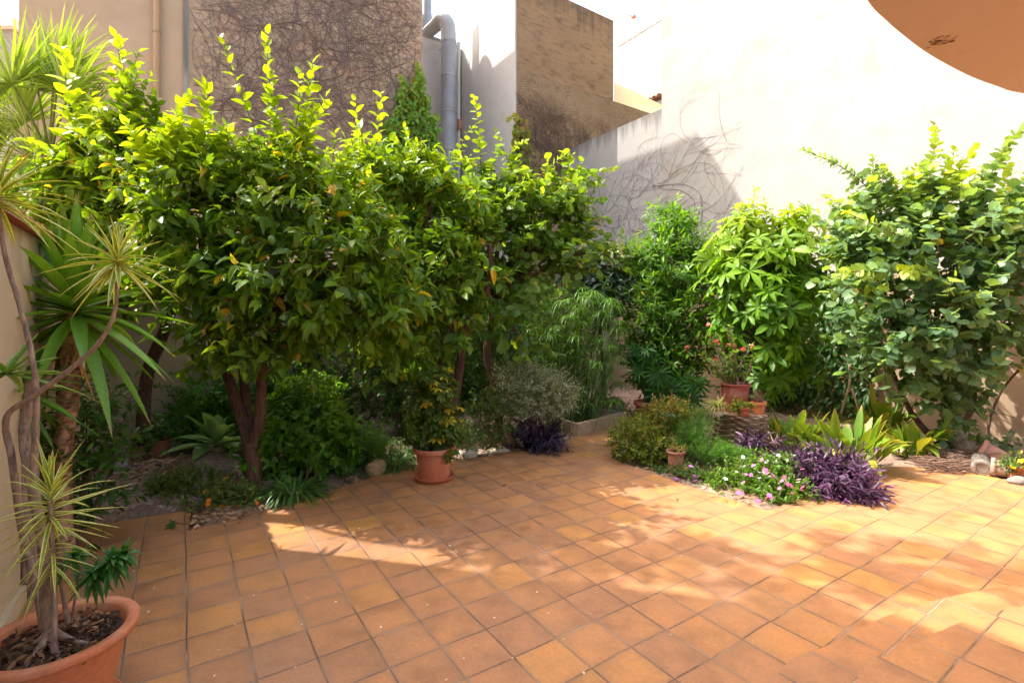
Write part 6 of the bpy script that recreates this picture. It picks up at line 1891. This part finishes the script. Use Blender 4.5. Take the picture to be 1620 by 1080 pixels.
# unseen tree added beyond the left boundary to dapple the near paving
g = np.random.default_rng(172)
tb = np.array([-5.9, 4.9, 0]); t = thing('added_shade_tree', 'added unseen tree beyond the left boundary, its high crown dappling the terrace', 'tree', tb)
mw = MB(); ml = MB(); tube(mw, [tb, tb + UP * 2.5, tb + UP * 5.2], [.12, .1, .08], 10, WOOD, smooth_n=3)
bl = [(np.array([-4.9, 4.55, 6.3]), np.array([.85, .5, .6])), (np.array([-3.9, 4.5, 6.8]), np.array([.95, .5, .55])), (np.array([-3.0, 4.45, 7.2]), np.array([.85, .5, .5]))]
b, idx = crown(ml, mw, bl, 300, .3, 9, .13, OVATE, LEM, g, up=.3, clump=.45); limbs_to(mw, tb + UP * 5.1, bl, b, idx, g, .03, 4)
mw.build('trunk', M_bark, t); ml.build('crown', M_leaf, t)

# ---------------------------------------------------------------- leaf litter and petals
g = np.random.default_rng(181)
mb = MB(); P2 = []
while len(P2) < 900:
    r_ = g.random()
    if r_ < .25: u_, v_ = g.uniform(190, 290), g.uniform(735, 770)
    elif r_ < .5: u_, v_ = g.uniform(300, 420), g.uniform(800, 835)
    elif r_ < .7: u_, v_ = g.uniform(540, 830), g.uniform(705, 770)
    elif r_ < .85: u_, v_ = g.uniform(1470, 1580), g.uniform(715, 755)
    else: u_, v_ = g.uniform(980, 1230), g.uniform(725, 800)
    p = G(u_, v_)
    if inside_dist(np.array([p[0]]), np.array([p[1]]))[0] > .03 and g.random() > .04: continue
    p[2] = max(gz(p), 0 if inside_dist(np.array([p[0]]), np.array([p[1]]))[0] > 0 else -.02) + g.uniform(.004, .016); P2.append(p)
P2 = np.array(P2); n = len(P2)
leaves(mb, OVALN, P2, np.stack([g.normal(0, 1, n), g.normal(0, 1, n), g.normal(0, .2, n)], 1), UP + g.normal(0, .35, (n, 3)), g.uniform(.03, .08, n), mixc((.20, .09, .04), (.55, .34, .18), g.random(n)), 1.2)
tag(mb.build('leaf_litter', M_litter), 'dry brown leaves lying on the soil and along the edge of the beds', 'dead leaves', kind='stuff')
mb = MB(); n = 90
u_ = g.uniform(200, 1600, n); v_ = g.uniform(770, 1075, n); pp_ = np.array([G(a_, b_, .006) for a_, b_ in zip(u_, v_)])
ok = (inside_dist(pp_[:, 0], pp_[:, 1]) > .05) & ~((pp_[:, 1] < 3.0) & (pp_[:, 0] > .9))
pp_ = pp_[ok]; n = len(pp_)
leaves(mb, TINY, pp_, np.stack([g.normal(0, 1, n), g.normal(0, 1, n), np.zeros(n)], 1), UP + g.normal(0, .15, (n, 3)), g.uniform(.008, .022, n), mixc((.5, .3, .15), (.8, .72, .6), g.random(n)), 1.2)
tag(mb.build('fallen_petals', M_litter), 'tiny pale petals and crumbs scattered over the clay tiles', 'petals', kind='stuff')

# garden soil clods on the bare patch
mb = MB()
for k in range(160):
    p = G(g.uniform(110, 300), g.uniform(745, 825))
    if inside_dist(np.array([p[0]]), np.array([p[1]]))[0] > -.05: continue
    p[2] = gz(p); r_ = g.uniform(.006, .03); blob_rock(mb, p, (r_, r_, r_ * .7), g, mixc((.22, .14, .1), (.45, .34, .27), g.random()))
tag(mb.build('soil_clods', M_stone), 'crumbly clods on the bare soil in front of the rear wall', 'soil', kind='stuff')

for o in bpy.data.objects:
    if '_o' in o: del o['_o']
